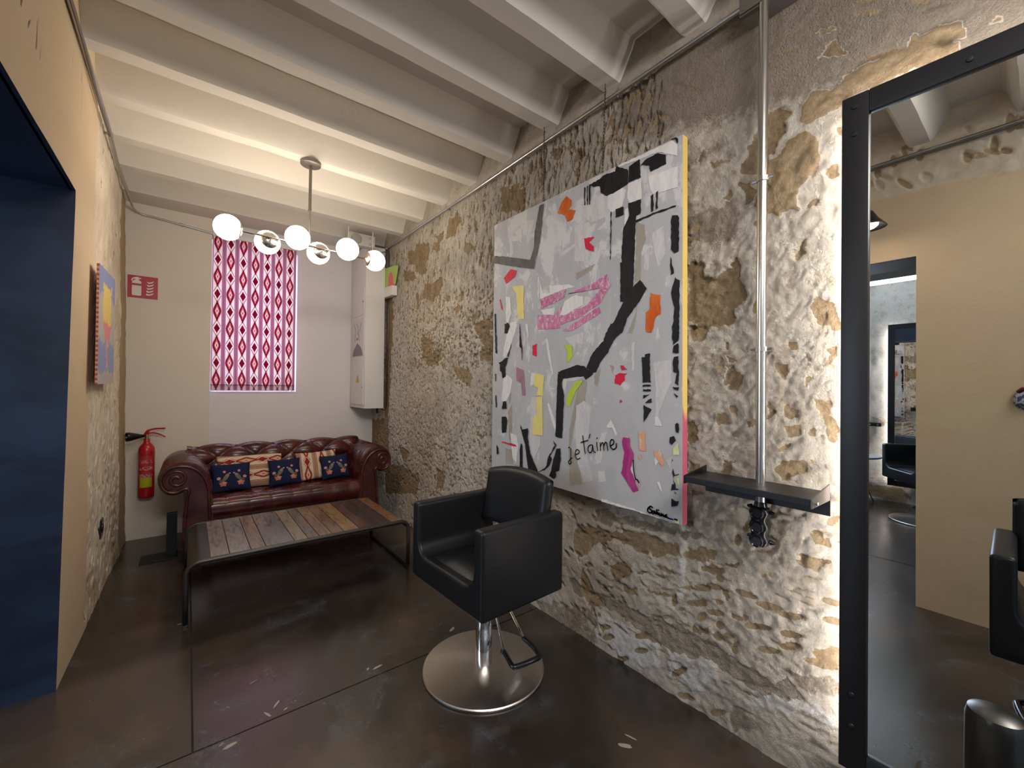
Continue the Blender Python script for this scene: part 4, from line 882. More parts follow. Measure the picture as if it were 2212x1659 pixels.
# backrest: profile in (y,z) from seat crease up over the roll and down behind
bp = [Vector(p) for p in [(0,4.235,0.36),(0,4.262,0.46),(0,4.285,0.56),(0,4.285,0.645),(0,4.29,0.70),(0,4.325,0.742),(0,4.38,0.752),(0,4.45,0.74),(0,4.50,0.70),(0,4.525,0.64),(0,4.53,0.5),(0,4.53,0.1)]]
bps = smoothpoly(bp, 10, False)
seglen = [0]
for a, b in zip(bps, bps[1:]): seglen.append(seglen[-1]+(b-a).length)
def along(s):
    s = min(max(s, 0), seglen[-1]-1e-6); i = 0
    while seglen[i+1] < s: i += 1
    t = (s-seglen[i])/(seglen[i+1]-seglen[i]); p = bps[i].lerp(bps[i+1], t); d = (bps[i+1]-bps[i]).normalized()
    return p, Vector((0, -d[2], d[1]))
BX0, BX1 = 0.0, 1.38; du, dv = 0.138, 0.105
def tuft_depth(s):   # tufts only on the front and over the top
    return min(1, max(0, (0.60-s)/0.10))
def backf(u, v):
    s = v*seglen[-1]*0.80; x = BX0+(BX1-BX0)*u; p, n = along(s); k = tuft_depth(s)
    a = (x-0.62)/du; b = (s-0.325)/dv
    h = 0.036*puff((a+b)/2+0.5, (a-b)/2+0.5)*k if s < 0.44 else 0.036*k*(abs(math.cos(PI*a/1.0+PI/2*1))**0.5*0 + puff((a+(0.44-0.325)/dv+0.0)/2+0.5, (a-(0.44-0.325)/dv)/2+0.5)*0.6+0.35)
    return (x, p[1]+n[1]*h, p[2]+n[2]*h)
bm = B(); surf(bm, backf, 190, 120)
g = [v for v in bm.verts if v.co.z < 0.2]
bmesh.ops.recalc_face_normals(bm, faces=bm.faces)
back = obj('backrest', bm, lm, sofa, smooth='all')
bm = B(); box(bm, 0.0, 1.38, 4.32, 4.515, 0.09, 0.69); obj('back_core', bm, lm, sofa)
# seat cushion
def seatf(u, v):
    x = SX0-0.01+(SX1-SX0+0.02)*u; L = 0.62; s = v*L
    yf = 3.80
    if s < 0.17:
        t = s/0.17; ang = t*PI/2; y = yf+0.075-0.075*math.sin(min(1, t*1.1)*PI/2) if t < 0.5 else yf+0.075*(1-math.cos((t-0.5)*2*PI/2)) ; z = 0.265+0.15*math.sin(t*PI/2)
        y = yf+0.06*abs(2*t-0.9)**2.2
        base = Vector((x, y, z)); n = Vector((0, -math.cos(ang), math.sin(ang)))
    else:
        base = Vector((x, yf+0.07+(s-0.17), 0.415-0.02*(s-0.17)/0.45)); n = Vector((0,0,1))
    a = (x-0.62)/0.15; b = (s-0.26)/0.12; k = min(1, s/0.10)
    h = 0.026*puff((a+b)/2+0.5, (a-b)/2+0.5, 0.5)*(k if s > 0.17 else 0)+(0.020*(1-0.5*abs(math.sin(PI*a/2))**0.3*0) if s <= 0.17 else 0)
    if s <= 0.17: h = 0.016+0.010*puff(a/2+0.25, a/2+0.75, 0.5)*(s/0.17)
    return tuple(base+n*h)
bm = B(); surf(bm, seatf, 140, 90); bmesh.ops.recalc_face_normals(bm, faces=bm.faces); obj('seat_cushion', bm, lm, sofa, smooth='all')
bm = B(); box(bm, SX0-0.02, SX1+0.02, 3.85, 4.34, 0.085, 0.36, 0.01); obj('seat_base', bm, lm, sofa)
# rolled arms
def arm(mir):
    cx = 0.0 if not mir else SX0+SX1
    def X(x): return x if not mir else cx-x
    P = [(0.160,0.10),(0.160,0.30),(0.158,0.45),(0.150,0.56),(0.120,0.65),(0.070,0.710),(0.0,0.738),(-0.075,0.730),(-0.130,0.690),(-0.158,0.625),(-0.145,0.555),(-0.105,0.510),(-0.055,0.500),(-0.015,0.515),(0.005,0.49),(-0.012,0.44),(-0.018,0.30),(-0.018,0.10)]
    q = smoothpoly([(a, b, 0) for a, b in P], 4, False); bm = B(); ny = 90
    if mir: q = [Vector((a[0]*0.88 if a[0] < 0 else a[0], a[1], 0)) for a in q]
    g = []
    for j in range(ny+1):
        t = j/ny; y = 3.79+0.66*t; row = []
        rip = 0.0045*math.sin(t*2*PI*13)*min(1, t*12)*max(0, 1-t*1.1)
        ins = 0.012*max(0, 1-t*18)**2
        for i, a in enumerate(q):
            u = i/(len(q)-1); top = math.exp(-((u-0.42)/0.2)**2); c = Vector((-0.03, 0.60))
            v2 = Vector((a[0], a[1])); d = (v2-c).normalized() if a[1] > 0.45 else Vector((0,0))
            tuf = 0.010*(puff((t*6+u*14)/2, (t*6-u*14)/2, 0.5)-0.5) if u < 0.36 and t > 0.1 else 0
            v3 = v2+d*(rip*top*1.4-ins+tuf)
            row.append(bm.verts.new((X(v3[0]), y, v3[1])))
        g.append(row)
    for j in range(ny):
        for i in range(len(q)-1): bm.faces.new((g[j][i], g[j][i+1], g[j+1][i+1], g[j+1][i]))
    bm.faces.new(g[0]); bm.faces.new(g[-1][::-1]); bmesh.ops.recalc_face_normals(bm, faces=bm.faces)
    o = obj('arm', bm, lm, sofa, smooth=True)
    # scroll-shaped front facing with welt
    bm = B(); cx0, cz0 = -0.055, 0.615
    pr = [(0.135,0.10),(0.135,0.45),(0.125,0.55),(0.09,0.635),(0.03,0.69),(-0.04,0.708),(-0.10,0.692),(-0.138,0.64),(-0.135,0.575),(-0.10,0.532),(-0.055,0.525),(-0.005,0.545),(0.018,0.52),(0.005,0.45),(0.0,0.10)]
    pr = smoothpoly([(a, b, 0) for a, b in pr], 4, True); pr = [(X(a[0]*(0.88 if mir and a[0] < 0 else 1)), a[1]) for a in pr]
    tube(bm, [(a, 3.788, b) for a, b in pr], 0.011, 10, closed=True)
    sp = []
    for k in range(60):
        th = k/59*2.6*2*PI*0.62+0.4; r = 0.014+0.062*(k/59); sp.append((X((cx0+math.cos(th)*r)*(0.9 if mir else 1)), 3.786, cz0+math.sin(th)*r))
    tube(bm, sp, [0.013-0.006*k/59 for k in range(60)], 8)
    obj('arm_facing', bm, lm, o, smooth='all')
    return o
arm(False); arm(True)
bt = plain('leather_button', (0.06, 0.008, 0.010), 0.3)
for row, s in ((0, 0.325+dv), (1, 0.325), (2, 0.325-dv)):
    for k in range(-5, 6):
        if (k+row+1) % 2: continue
        x = 0.62+k*du
        if not (0.16 < x < 1.22): continue
        p, n = along(s); bm = B(); c = Vector((x, p[1]+n[1]*0.006, p[2]+n[2]*0.006))
        bmesh.ops.create_uvsphere(bm, u_segments=10, v_segments=6, radius=0.0095); bmesh.ops.translate(bm, verts=bm.verts, vec=c); obj('button', bm, bt, back, smooth='all')
bm = B()
for xx in (0.07, 1.30):
    for yy in (3.85, 4.46): bm2 = B(); lathe(bm2, [(0.0,0.0),(0.022,0.0),(0.034,0.03),(0.030,0.06),(0.024,0.086),(0,0.086)], (xx, yy, 0), 20); obj('foot', bm2, black_metal, sofa, smooth=True)
bm.free()

# ------------------------------------------------------------------ woven ikat cloth for blind and cushions
def ikat(m, u, v, P=0.0985, H=0.315, dark=(0.15, 0.002, 0.014), white=(0.74, 0.62, 0.60), pale=(0.55, 0.11, 0.13), bs=0.0325, band=(0.40, 0.13, 0.22), line=(0.17, 0.02, 0.06)):
    """columns of diamonds with thin stripes between them; u, v in metres"""
    wob = m.noise(90, 2, vec=m.com(u*0.35, v, 0.0))*0.010-0.005
    u2 = u/P; col = u2.fl(); x = (u2.fr()-0.5).abs()*P
    vv = (v+wob)/H+col*0.5; y = vv.fr()
    d1 = (y-0.3).abs()*H                         # large open diamond
    r1 = x*1.0/0.032+d1/0.098
    big = r1.lt(1.0); ring_in = r1.lt(0.62); inner = r1.lt(0.36); core = (x/0.0045+d1/0.020).lt(1.0)
    d2 = (y-0.80).abs()*H; small = (x/0.023+d2/0.046).lt(1.0)
    # lattice lines joining the diamonds
    zig = (((y*2-0.6).fr()-0.5).abs()*0.075-x).abs().lt(0.0035)*(x.lt(0.030))
    st = (x.gt(bs))*(((x-bs)/0.0056).fr().gt(0.45))
    st2 = x.gt(bs)
    c = m.mix(white, band, st2*0.8); c = m.mix(c, line, st*0.9)
    c = m.mix(c, pale, ((x-0.004)/0.030+(d1-0.010)/0.105).abs().lt(1.0)*0.35)
    c = m.mix(c, dark, zig*0.75); c = m.mix(c, dark, big); c = m.mix(c, pale, ring_in); c = m.mix(c, white, inner); c = m.mix(c, dark, core); c = m.mix(c, dark, small)
    return c
blm = Mat('ikat_blind_cloth', 0.85, 0, 0.1)
bx_, by_, bz_ = blm.sep(blm.O)
c = ikat(blm, bx_+0.01, bz_, 0.0985, 0.315)
hem = bz_.lt(0.055); c = blm.mix(c, (0.10, 0.02, 0.03), hem*0.45)
blm.col(c)
tr = blm.nt.nodes.new('ShaderNodeBsdfTranslucent'); ms = blm.nt.nodes.new('ShaderNodeMixShader'); ms.inputs[0].default_value = 0.30
blm.nt.links.new(c.k, tr.inputs[0]); blm.nt.links.new(blm.b.outputs[0], ms.inputs[1]); blm.nt.links.new(tr.outputs[0], ms.inputs[2]); blm.nt.links.new(ms.outputs[0], blm.out.inputs[0])
BLX0, BLX1, BLZ0, BLZ1 = 0.162, 0.845, 1.240, 2.650
bl = thing('window_blind', 'red and white ikat patterned fabric blind hanging over the window', 'blind', (BLX0, BY2-0.05, BLZ0))
bm = B(); surf(bm, lambda u, v: (BLX0+(BLX1-BLX0)*u, BY2-0.045+0.004*math.sin(u*22)*(1-v), BLZ0+(BLZ1-BLZ0)*v), 60, 40)
obj('cloth', bm, blm.m, bl, smooth='all')
bm = B(); box(bm, BLX0-0.002, BLX1+0.002, BY2-0.060, BY2-0.001, BLZ1-0.005, BLZ1+0.035, 0.003); obj('head_rail', bm, white_plastic, bl)
bm = B(); box(bm, BLX0, BLX1, BY2-0.040, BY2-0.034, BLZ0+0.045, BLZ0+0.055); obj('hem_rod', bm, plain('hem_rod', (0.08,0.03,0.03), 0.6), bl)

# ------------------------------------------------------------------ cushions
def cushion(name, w_, h_, th, mat, loc, rot, label, group, flower=None):
    t = thing(name, label, 'cushion', loc, group)
    bm = B(); n = 34
    def side(s):
        def f(u, v):
            a, b = 2*u-1, 2*v-1; k = (1-a**2)*(1-b**2)
            pinch = 1-0.07*(1-abs(a)**2)*abs(b)**3; pinch2 = 1-0.07*(1-abs(b)**2)*abs(a)**3
            return (a*w_/2*pinch2, s*th/2*(max(k, 0)**0.42)+0.003*mnoise.noise(Vector((a*3+loc[0]*9, b*3, s))), b*h_/2*pinch)
        return f
    surf(bm, side(-1), n, n); surf(bm, side(1), n, n)
    bmesh.ops.remove_doubles(bm, verts=bm.verts, dist=0.0045); bmesh.ops.recalc_face_normals(bm, faces=bm.faces)
    me = bpy.data.meshes.new('cover'); bm.to_mesh(me); bm.free(); me.materials.append(mat)
    me.polygons.foreach_set('use_smooth', [True]*len(me.polygons)); o = bpy.data.objects.new('cover', me); C.objects.link(o); o.parent = t
    t.rotation_euler = rot
    if flower:
        bm = B()
        def yf(a, b):
            k = (1-(2*a/w_)**2)*(1-(2*b/h_)**2); return -th/2*(max(k, 0)**0.42)-0.0035
        def blob(cx, cz, rx, rz, mi, ang=0, lob=0):
            vs = []; K = 22
            for i in range(K):
                q = 2*PI*i/K; r = 1+lob*math.sin(q*5); a, b = rx*r*math.cos(q), rz*r*math.sin(q)
                X_, Z_ = cx+a*math.cos(ang)-b*math.sin(ang), cz+a*math.sin(ang)+b*math.cos(ang); vs.append(bm.verts.new((X_, yf(X_, Z_), Z_)))
            f = bm.faces.new(vs); f.material_index = mi; f.normal_update()
            if f.normal.y > 0: f.normal_flip()
        for s in (-1, 1):
            blob(s*0.060, -0.055, 0.024, 0.020, 0, 0, 0.18); blob(s*0.052, -0.050, 0.011, 0.009, 1)
            blob(s*0.088, -0.010, 0.013, 0.012, 1, 0, 0.12); blob(s*0.050, 0.040, 0.010, 0.010, 1, 0, 0.12)
            blob(s*0.040, -0.005, 0.034, 0.015, 2, s*-1.0+PI*0); blob(s*0.030, 0.012, 0.014, 0.010, 3, s*-0.8); blob(s*0.014, 0.026, 0.006, 0.006, 1)
            blob(s*0.075, -0.030, 0.016, 0.005, 2, s*-0.5)
        o = obj_local('embroidery', bm, [EM1, EM2, EM3, EM4], t)
    return t
def obj_local(name, bm, mats, parent):
    me = bpy.data.meshes.new(name); bm.to_mesh(me); bm.free()
    for m in mats: me.materials.append(m)
    o = bpy.data.objects.new(name, me); C.objects.link(o); o.parent = parent; return o
EM1, EM2 = plain('salmon_thread', (0.44, 0.13, 0.09), 0.8), plain('rose_thread', (0.52, 0.24, 0.20), 0.8)
EM3, EM4 = plain('olive_thread', (0.13, 0.12, 0.08), 0.8), plain('grey_green_thread', (0.20, 0.20, 0.15), 0.8)
nv = Mat('navy_weave', 0.85, 0, 0.2); nx_, ny_, nz_ = nv.sep(nv.O)
nv.col(nv.mix((0.008, 0.012, 0.045), (0.016, 0.022, 0.070), ((nx_*420).sin()*0.5+0.5)*nv.noise(200, 2))).bump((nx_*420).sin()+nv.noise(300, 2), 0.3, 0.001); nv = nv.m
def stripe_cloth(name, horizontal):
    m = Mat(name, 0.85, 0, 0.15); x, y, z = m.sep(m.O)
    u, v = (z+1.022, x+1.07) if horizontal else (x+1.065, z+1.0)
    m.col(ikat(m, u, v, 0.13, 0.24, dark=(0.26, 0.022, 0.025), white=(0.62, 0.50, 0.36), pale=(0.55, 0.30, 0.18), bs=0.043, band=(0.50, 0.33, 0.22), line=(0.22, 0.05, 0.04))); return m.m
ik_h, ik_v = stripe_cloth('ikat_cushion_cloth_lengthwise', True), stripe_cloth('ikat_cushion_cloth_upright', False)
tl = math.radians(-24)
cushion('cushion', 0.50, 0.30, 0.10, ik_h, (0.440, 4.205, 0.555), (tl, 0, math.radians(2)), 'long red and cream ikat cushion lying behind two navy cushions on the sofa left', 'ikat cushions on the sofa')
cushion('cushion', 0.36, 0.27, 0.09, ik_v, (0.965, 4.195, 0.55), (tl, math.radians(-2), 0), 'upright striped ikat cushion leaning between the middle and right navy cushions', 'ikat cushions on the sofa')
GN = 'navy flowered cushions on the sofa'
cushion('cushion', 0.275, 0.235, 0.085, nv, (0.290, 4.10, 0.535), (tl, 0, math.radians(3)), 'leftmost navy cushion embroidered with flowers beside the left sofa arm', GN, 1)
cushion('cushion', 0.255, 0.235, 0.085, nv, (0.680, 4.10, 0.535), (tl, math.radians(-1), 0), 'middle navy cushion embroidered with flowers between the ikat fabrics', GN, 1)
cushion('cushion', 0.250, 0.225, 0.085, nv, (1.095, 4.09, 0.540), (tl, math.radians(-3), math.radians(-3)), 'rightmost navy cushion embroidered with flowers beside the right sofa arm', GN, 1)

# ------------------------------------------------------------------ globe chandelier
chl = thing('globe_chandelier', 'grey rod chandelier with six glowing white glass globes below the beams', 'ceiling light', (0.629, 3.05, BZ))
CX, CY, CBZ = 0.632, 3.05, 2.233
rodm = plain('warm_grey_metal', (0.20, 0.175, 0.15), 0.4, 0.6)
bm = B(); lathe(bm, [(0,-0.026),(0.058,-0.026),(0.063,-0.022),(0.063,0.0),(0,0.0)], (0.629, 3.03, BZ+0.001), 36); obj('canopy', bm, rodm, chl, smooth=True)
bm = B(); tube(bm, [(0.629, 3.03, BZ-0.02), (0.629, 3.035, 2.465)], 0.0095, 12); tube(bm, [(0.629, 3.035, 2.475), (0.629, 3.035, 2.462)], 0.0115, 12); tube(bm, [(0.629, 3.035, 2.465), (CX, CY, CBZ)], 0.006, 10); obj('rod', bm, rodm, chl, smooth=True)
barm = plain('satin_nickel', (0.55, 0.50, 0.44), 0.25, 1.0)
Pa, Pb = Vector((0.190, 3.012, CBZ)), Vector((1.100, 3.090, CBZ)); dbar = (Pb-Pa).normalized(); nb = Vector((-dbar[1], dbar[0], 0))
bm = B(); tube(bm, [Pa+dbar*0.06, Pb-dbar*0.06], 0.0075, 12); obj('bar', bm, barm, chl, smooth=True)
glm = Mat('opal_globe', 0.3).col((1, 1, 1)).emit((1.0, 0.88, 0.72), 17.0)
GR = 0.074
def globe(c, d):
    """opal sphere with a metal cap on the side d"""
    bm = B(); bmesh.ops.create_uvsphere(bm, u_segments=36, v_segments=22, radius=GR); bmesh.ops.translate(bm, verts=bm.verts, vec=c); g = obj('globe', bm, glm.m, chl, smooth='all')
    bm = B(); q = Vector((0,0,1)).rotation_difference(d).to_matrix().to_4x4()
    a0 = 0.74
    lathe(bm, [(0.0, GR+0.006)]+[((GR+0.002)*math.sin(a0*k/6), (GR+0.002)*math.cos(a0*k/6)) for k in range(1, 7)]+[((GR-0.004)*math.sin(a0), (GR-0.004)*math.cos(a0))], n=30, mat=Matrix.Translation(c) @ q); obj('cap', bm, barm, g, smooth='all')
def at_bar(px, py):   # where a globe centre meets the line of the bar
    best = None
    for k in range(400):
        t = k/399; p = Pa+(Pb-Pa)*t; v = M.inverted() @ p; x = 1106-FPX*v[0]/v[2]
        if best is None or abs(x-px) < best[0]: best = (abs(x-px), p)
    return best[1]
GL = [(493, -1, 'L'), (577, 1, 'B'), (642, -1, 'F'), (688, 1, 'B'), (750, -1, 'F'), (809, 1, 'R')]
CG = {'L': (Pa.copy()+dbar*-0.01+nb*-0.0+Vector((0,0,0.03)), dbar), 'R': (Pb+dbar*0.005+Vector((0,0,-0.0)), -dbar)}
globe(Vector((0.176, 3.010, CBZ+0.002)), dbar)
globe(Vector((1.090, 3.088, CBZ-0.002)), -dbar)
for t_, s_ in ((0.185, 1), (0.405, -1), (0.58, 1), (0.80, -1)):
    pass
for px_, s_ in ((578, 1), (643, -1), (688, 1), (751, -1)):
    off = 0.088; p = None; best = 1e9
    for k in range(800):
        q = Pa+(Pb-Pa)*(k/799)+nb*off*s_; v = M.inverted() @ q; x = 1106-FPX*v[0]/v[2]
        if abs(x-px_) < best: best, p = abs(x-px_), q
    p = p+Vector((0, 0, -0.010 if s_ > 0 else 0.008))
    globe(p, -nb*s_)
    bm = B(); tube(bm, [p-nb*s_*off, p-nb*s_*(GR-0.005)], 0.007, 8); obj('arm', bm, barm, chl, smooth=True)

# ------------------------------------------------------------------ fire extinguisher and sign
redm = plain('red_enamel', (0.42, 0.010, 0.015), 0.25, 0, 0.5)
FX, FY = -0.262, 4.575
fe = thing('fire_extinguisher', 'red fire extinguisher with black horn and yellow-green label hung on the back wall', 'fire extinguisher', (FX, FY, 0.355))
bm = B(); lathe(bm, [(0,0.355),(0.046,0.355),(0.052,0.362),(0.053,0.38),(0.053,0.735),(0.050,0.765),(0.036,0.790),(0.022,0.805),(0.019,0.840),(0,0.840)], (FX, FY, 0), 36); bdy = obj('cylinder', bm, redm, fe, smooth=True)
def labelpatch(a0, a1, z0, z1, mat, nm, r=0.0537):
    bm = B(); surf(bm, lambda u, v: (FX+math.cos(a0+(a1-a0)*u)*r, FY+math.sin(a0+(a1-a0)*u)*r, z0+(z1-z0)*v), 14, 2); obj(nm, bm, mat, bdy, smooth='all')
lab1 = Mat('red_print_label', 0.4); lx, ly, lz = lab1.sep(lab1.O)
lab1.col(lab1.mix((0.42, 0.03, 0.04), (0.60, 0.32, 0.32), (lab1.noise(55, 3, st=(1,1,2)).gt(0.52))*((lz*110).sin().gt(0.0))))
labelpatch(-2.5, -0.75, 0.52, 0.70, lab1.m, 'print_label'); labelpatch(-2.35, -0.80, 0.445, 0.525, plain('yellow_green_label', (0.42, 0.42, 0.02), 0.4), 'yellow_label', 0.0542)
bm = B(); tube(bm, [(FX, FY, 0.835), (FX, FY, 0.875)], 0.013, 12); tube(bm, [(FX-0.06, FY-0.01, 0.862), (FX, FY, 0.860)], 0.006, 8); obj('valve', bm, plain('brass', (0.55, 0.42, 0.20), 0.3, 1.0), fe, smooth=True)
bm = B()
tube(bm, smoothpoly([(FX-0.012, FY, 0.872), (FX+0.01, FY-0.004, 0.905), (FX+0.05, FY-0.01, 0.918), (FX+0.115, FY-0.02, 0.920)], 5, False), [0.011]*6+[0.007]*10, 8)
obj('carry_handle', bm, redm, fe, smooth='all')
bm = B(); tube(bm, smoothpoly([(FX+0.005, FY, 0.880), (FX+0.04, FY-0.004, 0.885), (FX+0.08, FY-0.012, 0.872), (FX+0.118, FY-0.02, 0.848)], 5, False), 0.006, 8); obj('squeeze_lever', bm, redm, fe, smooth='all')
bm = B(); lathe(bm, [(0,0),(0.010,0.0),(0.014,0.02),(0.030,0.075),(0.037,0.10),(0.036,0.115),(0.031,0.114),(0.010,0.03),(0,0.03)], n=28, mat=Matrix.Translation((FX-0.012, FY-0.030, 0.866)) @ Matrix.Rotation(math.radians(22), 4, 'Z') @ Matrix.Rotation(-PI/2, 4, 'Y')); obj('horn', bm, black_plastic, fe, smooth=True)
bm = B(); box(bm, FX-0.02, FX+0.02, FY+0.05, BY1+0.002, 0.70, 0.73); obj('bracket', bm, black_metal, fe)
def flat(bm, pts, y, mi=0):
    f = bm.faces.new([bm.verts.new((a, y, b)) for a, b in pts]); f.material_index = mi; f.normal_update()
    if f.normal.y > 0: f.normal_flip()
sg = thing('fire_sign', 'red safety sign showing a white extinguisher and flames on the back wall', 'sign', (-0.305, BY1-0.004, 2.09))
SXa, SXb, SZa, SZb = -0.402, -0.212, 2.005, 2.190
bm = B(); box(bm, SXa, SXb, BY1-0.004, BY1, SZa, SZb, 0.001); obj('panel', bm, plain('sign_red', (0.40, 0.012, 0.030), 0.4), sg)
def sp(u, v): return (SXa+(SXb-SXa)*u, SZa+(SZb-SZa)*v)
wsg = plain('sign_white', (0.72, 0.68, 0.66), 0.5); bm = B(); yv = BY1-0.0055
flat(bm, [sp(*p) for p in ((0.14,0.14),(0.17,0.10),(0.42,0.10),(0.45,0.14),(0.45,0.55),(0.14,0.55))], yv)
flat(bm, [sp(*p) for p in ((0.14,0.64),(0.45,0.64),(0.44,0.74),(0.36,0.80),(0.36,0.84),(0.44,0.86),(0.43,0.90),(0.36,0.90),(0.34,0.94),(0.24,0.92),(0.14,0.86),(0.11,0.76),(0.14,0.74),(0.18,0.82),(0.25,0.84),(0.24,0.80),(0.15,0.74))], yv)
for k in range(5):
    z = 0.16+k*0.135; flat(bm, [sp(*p) for p in ((0.60+0.02*k,z-0.01),(0.70,z-0.02),(0.82,z+0.03),(0.87,z+0.13),(0.80,z+0.08),(0.70,z+0.04),(0.62,z+0.07))], yv)
obj('pictogram', bm, wsg, sg)

# ------------------------------------------------------------------ electrical cabinet in the corner
EX0, EX1, EY0, EY1, EZ0, EZ1 = 1.402, 1.598, 4.215, 4.695, 1.065, 2.715
ec = thing('electrical_cabinet', 'tall white wall cabinet with small doors in the corner by the window', 'cabinet', ((EX0+EX1)/2, 4.45, EZ0))
cabm = plain('cabinet_white', (0.68, 0.66, 0.63), 0.45, var=0.02)
bm = B(); box(bm, EX0, EX1, EY0, EY1, EZ0, EZ1, 0.004); obj('housing', bm, cabm, ec, smooth=True)
for (za, zc) in ((1.10, 1.46), (2.02, 2.29)):
    bm = B(); box(bm, EX0-0.006, EX0-0.0005, EY0+0.035, EY1-0.04, za, zc, 0.0015); d = obj('door', bm, cabm, ec)
    zc2 = (za+zc)/2; bm = B(); tube(bm, [(EX0-0.006, EY0+0.06, zc2), (EX0-0.013, EY0+0.06, zc2)], 0.011, 14); obj('latch', bm, steel, d, smooth=True)
bm = B(); box(bm, EX0-0.004, EX0-0.0005, EY0+0.04, EY1-0.04, 1.60, 1.99); pp = obj('poster', bm, plain('poster_paper', (0.62, 0.60, 0.60), 0.6), ec)
ink = plain('poster_ink', (0.22, 0.21, 0.23), 0.7); lipm = plain('poster_red', (0.55, 0.08, 0.12), 0.6); bm = B()
def sideflat(bm, pts, mi=0, x=EX0-0.0052):
    f = bm.faces.new([bm.verts.new((x, a, b)) for a, b in pts]); f.material_index = mi; f.normal_update()
    if f.normal.x > 0: f.normal_flip()
sideflat(bm, [(4.27,1.605),(4.60,1.605),(4.58,1.66),(4.50,1.71),(4.45,1.74),(4.40,1.72),(4.32,1.68)])
for (a, b, c_, d) in ((4.38,1.76,4.42,1.90),(4.42,1.90,4.47,1.95),(4.52,1.76,4.50,1.90),(4.36,1.86,4.33,1.94),(4.52,1.90,4.55,1.95),(4.42,1.82,4.44,1.86)):
    sideflat(bm, [(a,b),(a+0.012,b),(c_+0.012,d),(c_,d)])
sideflat(bm, [(4.42,1.785),(4.45,1.80),(4.48,1.785),(4.45,1.765)], 1)
obj('drawing', bm, [ink, lipm], pp)
bm = B(); sideflat(bm, [(4.36,1.325),(4.48,1.325),(4.42,1.425)], 0, EX0-0.0068); sideflat(bm, [(4.415,1.345),(4.428,1.345),(4.424,1.395),(4.416,1.395)], 1, EX0-0.0074)
obj('warning_triangle', bm, [plain('warning_yellow', (0.62, 0.47, 0.06), 0.5), ink], ec)
bm = B(); box(bm, 1.55, 1.575, 4.30, 4.32, EZ0-0.055, EZ0+0.002); obj('cable_stub', bm, black_plastic, ec)
cb = B(); tube(cb, smoothpoly([(1.636,4.215,2.70),(1.632,4.20,2.3),(1.634,4.205,1.9),(1.628,4.195,1.7),(1.632,4.205,1.35),(1.625,4.215,1.07),(1.60,4.28,1.05)], 6, False), 0.0035, 6)
obj('black_cable', cb, black_plastic, smooth='all', label='thin black cable dropping beside the tall corner cabinet', cat='cable')
# speaker hung from the beams
spk = thing('ceiling_speaker', 'white box speaker strapped under the beams above the corner cabinet', 'speaker', (1.31, 4.10, 2.78))
bm = B(); box(bm, 1.175, 1.435, 4.06, 4.14, 2.645, 2.760, 0.005); obj('body', bm, plain('speaker_grey_white', (0.50, 0.47, 0.43), 0.55), spk, smooth=True)
bm = B(); lathe(bm, [(0,0.006),(0.045,0.006),(0.050,0.002),(0.051,-0.004)], n=32, mat=Matrix.Translation((1.255, 4.06, 2.703)) @ Matrix.Rotation(PI/2, 4, 'X')); obj('grille', bm, plain('speaker_grille', (0.33, 0.31, 0.29), 0.7), spk, smooth=True)
for zz in (2.675, 2.735):
    bm = B(); lathe(bm, [(0,0.004),(0.011,0.004),(0.012,0)], n=16, mat=Matrix.Translation((1.385, 4.06, zz)) @ Matrix.Rotation(PI/2, 4, 'X'))
    obj('screw_cap', bm, plain('speaker_cap', (0.36, 0.34, 0.31), 0.6), spk, smooth=True)
bm = B(); box(bm, 1.205, 1.221, 4.056, 4.060, 2.690, 2.712); obj('badge', bm, black_plastic, spk)
for xx in (1.172, 1.405):
    bm = B(); box(bm, xx, xx+0.007, 4.050, 4.055, 2.60, BZ+0.01); box(bm, xx, xx+0.007, 4.050, 4.15, 2.600, 2.606); obj('strap', bm, white_plastic, spk)
cb = B(); tube(cb, smoothpoly([(1.40,4.12,2.63),(1.47,4.14,2.615),(1.55,4.17,2.66),(1.60,4.19,2.68),(RX-0.030,4.20,2.705)], 6, False), 0.004, 6); tube(cb, smoothpoly([(1.40,4.13,2.62),(1.50,4.17,2.60),(1.58,4.19,2.63),(RX-0.030,4.20,2.70)], 6, False), 0.003, 6)
obj('speaker_cable', cb, dark_grey, smooth='all', label='loose grey cables from the speaker to the conduit end', cat='cable')

# ------------------------------------------------------------------ small pictures
gp = thing('small_painting', 'small lime green painting with a pink figure leaning on the right wall corner', 'painting', (1.615, 4.08, 2.33))
gm = Mat('lime_canvas', 0.6); gx, gy, gz = gm.sep(gm.O); gq = gm.noise(14, 3)
r_ = (((gy+0.01)*1.3).pw(2.0)+((gz-0.02)*0.9).pw(2.0)); gm.col(gm.mix(gm.mix((0.34, 0.50, 0.10), (0.42, 0.60, 0.16), gq), (0.70, 0.12, 0.16), (r_+gq*0.006).lt(0.0095)))
tc_ = [on(832,580,0,1.60), on(855,573,0,1.60), on(848,617,0,1.60), on(826,622,0,1.60)]
bm = B(); a = [bm.verts.new((1.600, p.y, p.z)) for p in tc_]; b = [bm.verts.new((1.628, p.y, p.z)) for p in tc_]; bm.faces.new(a); bm.faces.new(b[::-1])
for i in range(4): bm.faces.new((a[i], b[i], b[(i+1)%4], a[(i+1)%4]))
bmesh.ops.recalc_face_normals(bm, faces=bm.faces); obj('canvas', bm, gm.m, gp)
wb = thing('wall_controller', 'white plastic box mounted just under the small green painting', 'control box', (1.60, 4.12, 2.17))
tc_ = [on(825,624,0,1.60), on(850,616,0,1.60), on(850,637,0,1.60), on(824,647,0,1.60)]
bm = B(); a = [bm.verts.new((1.588, p.y, p.z)) for p in tc_]; b = [bm.verts.new((1.640, p.y, p.z)) for p in tc_]; bm.faces.new(a); bm.faces.new(b[::-1])
for i in range(4): bm.faces.new((a[i], b[i], b[(i+1)%4], a[(i+1)%4]))
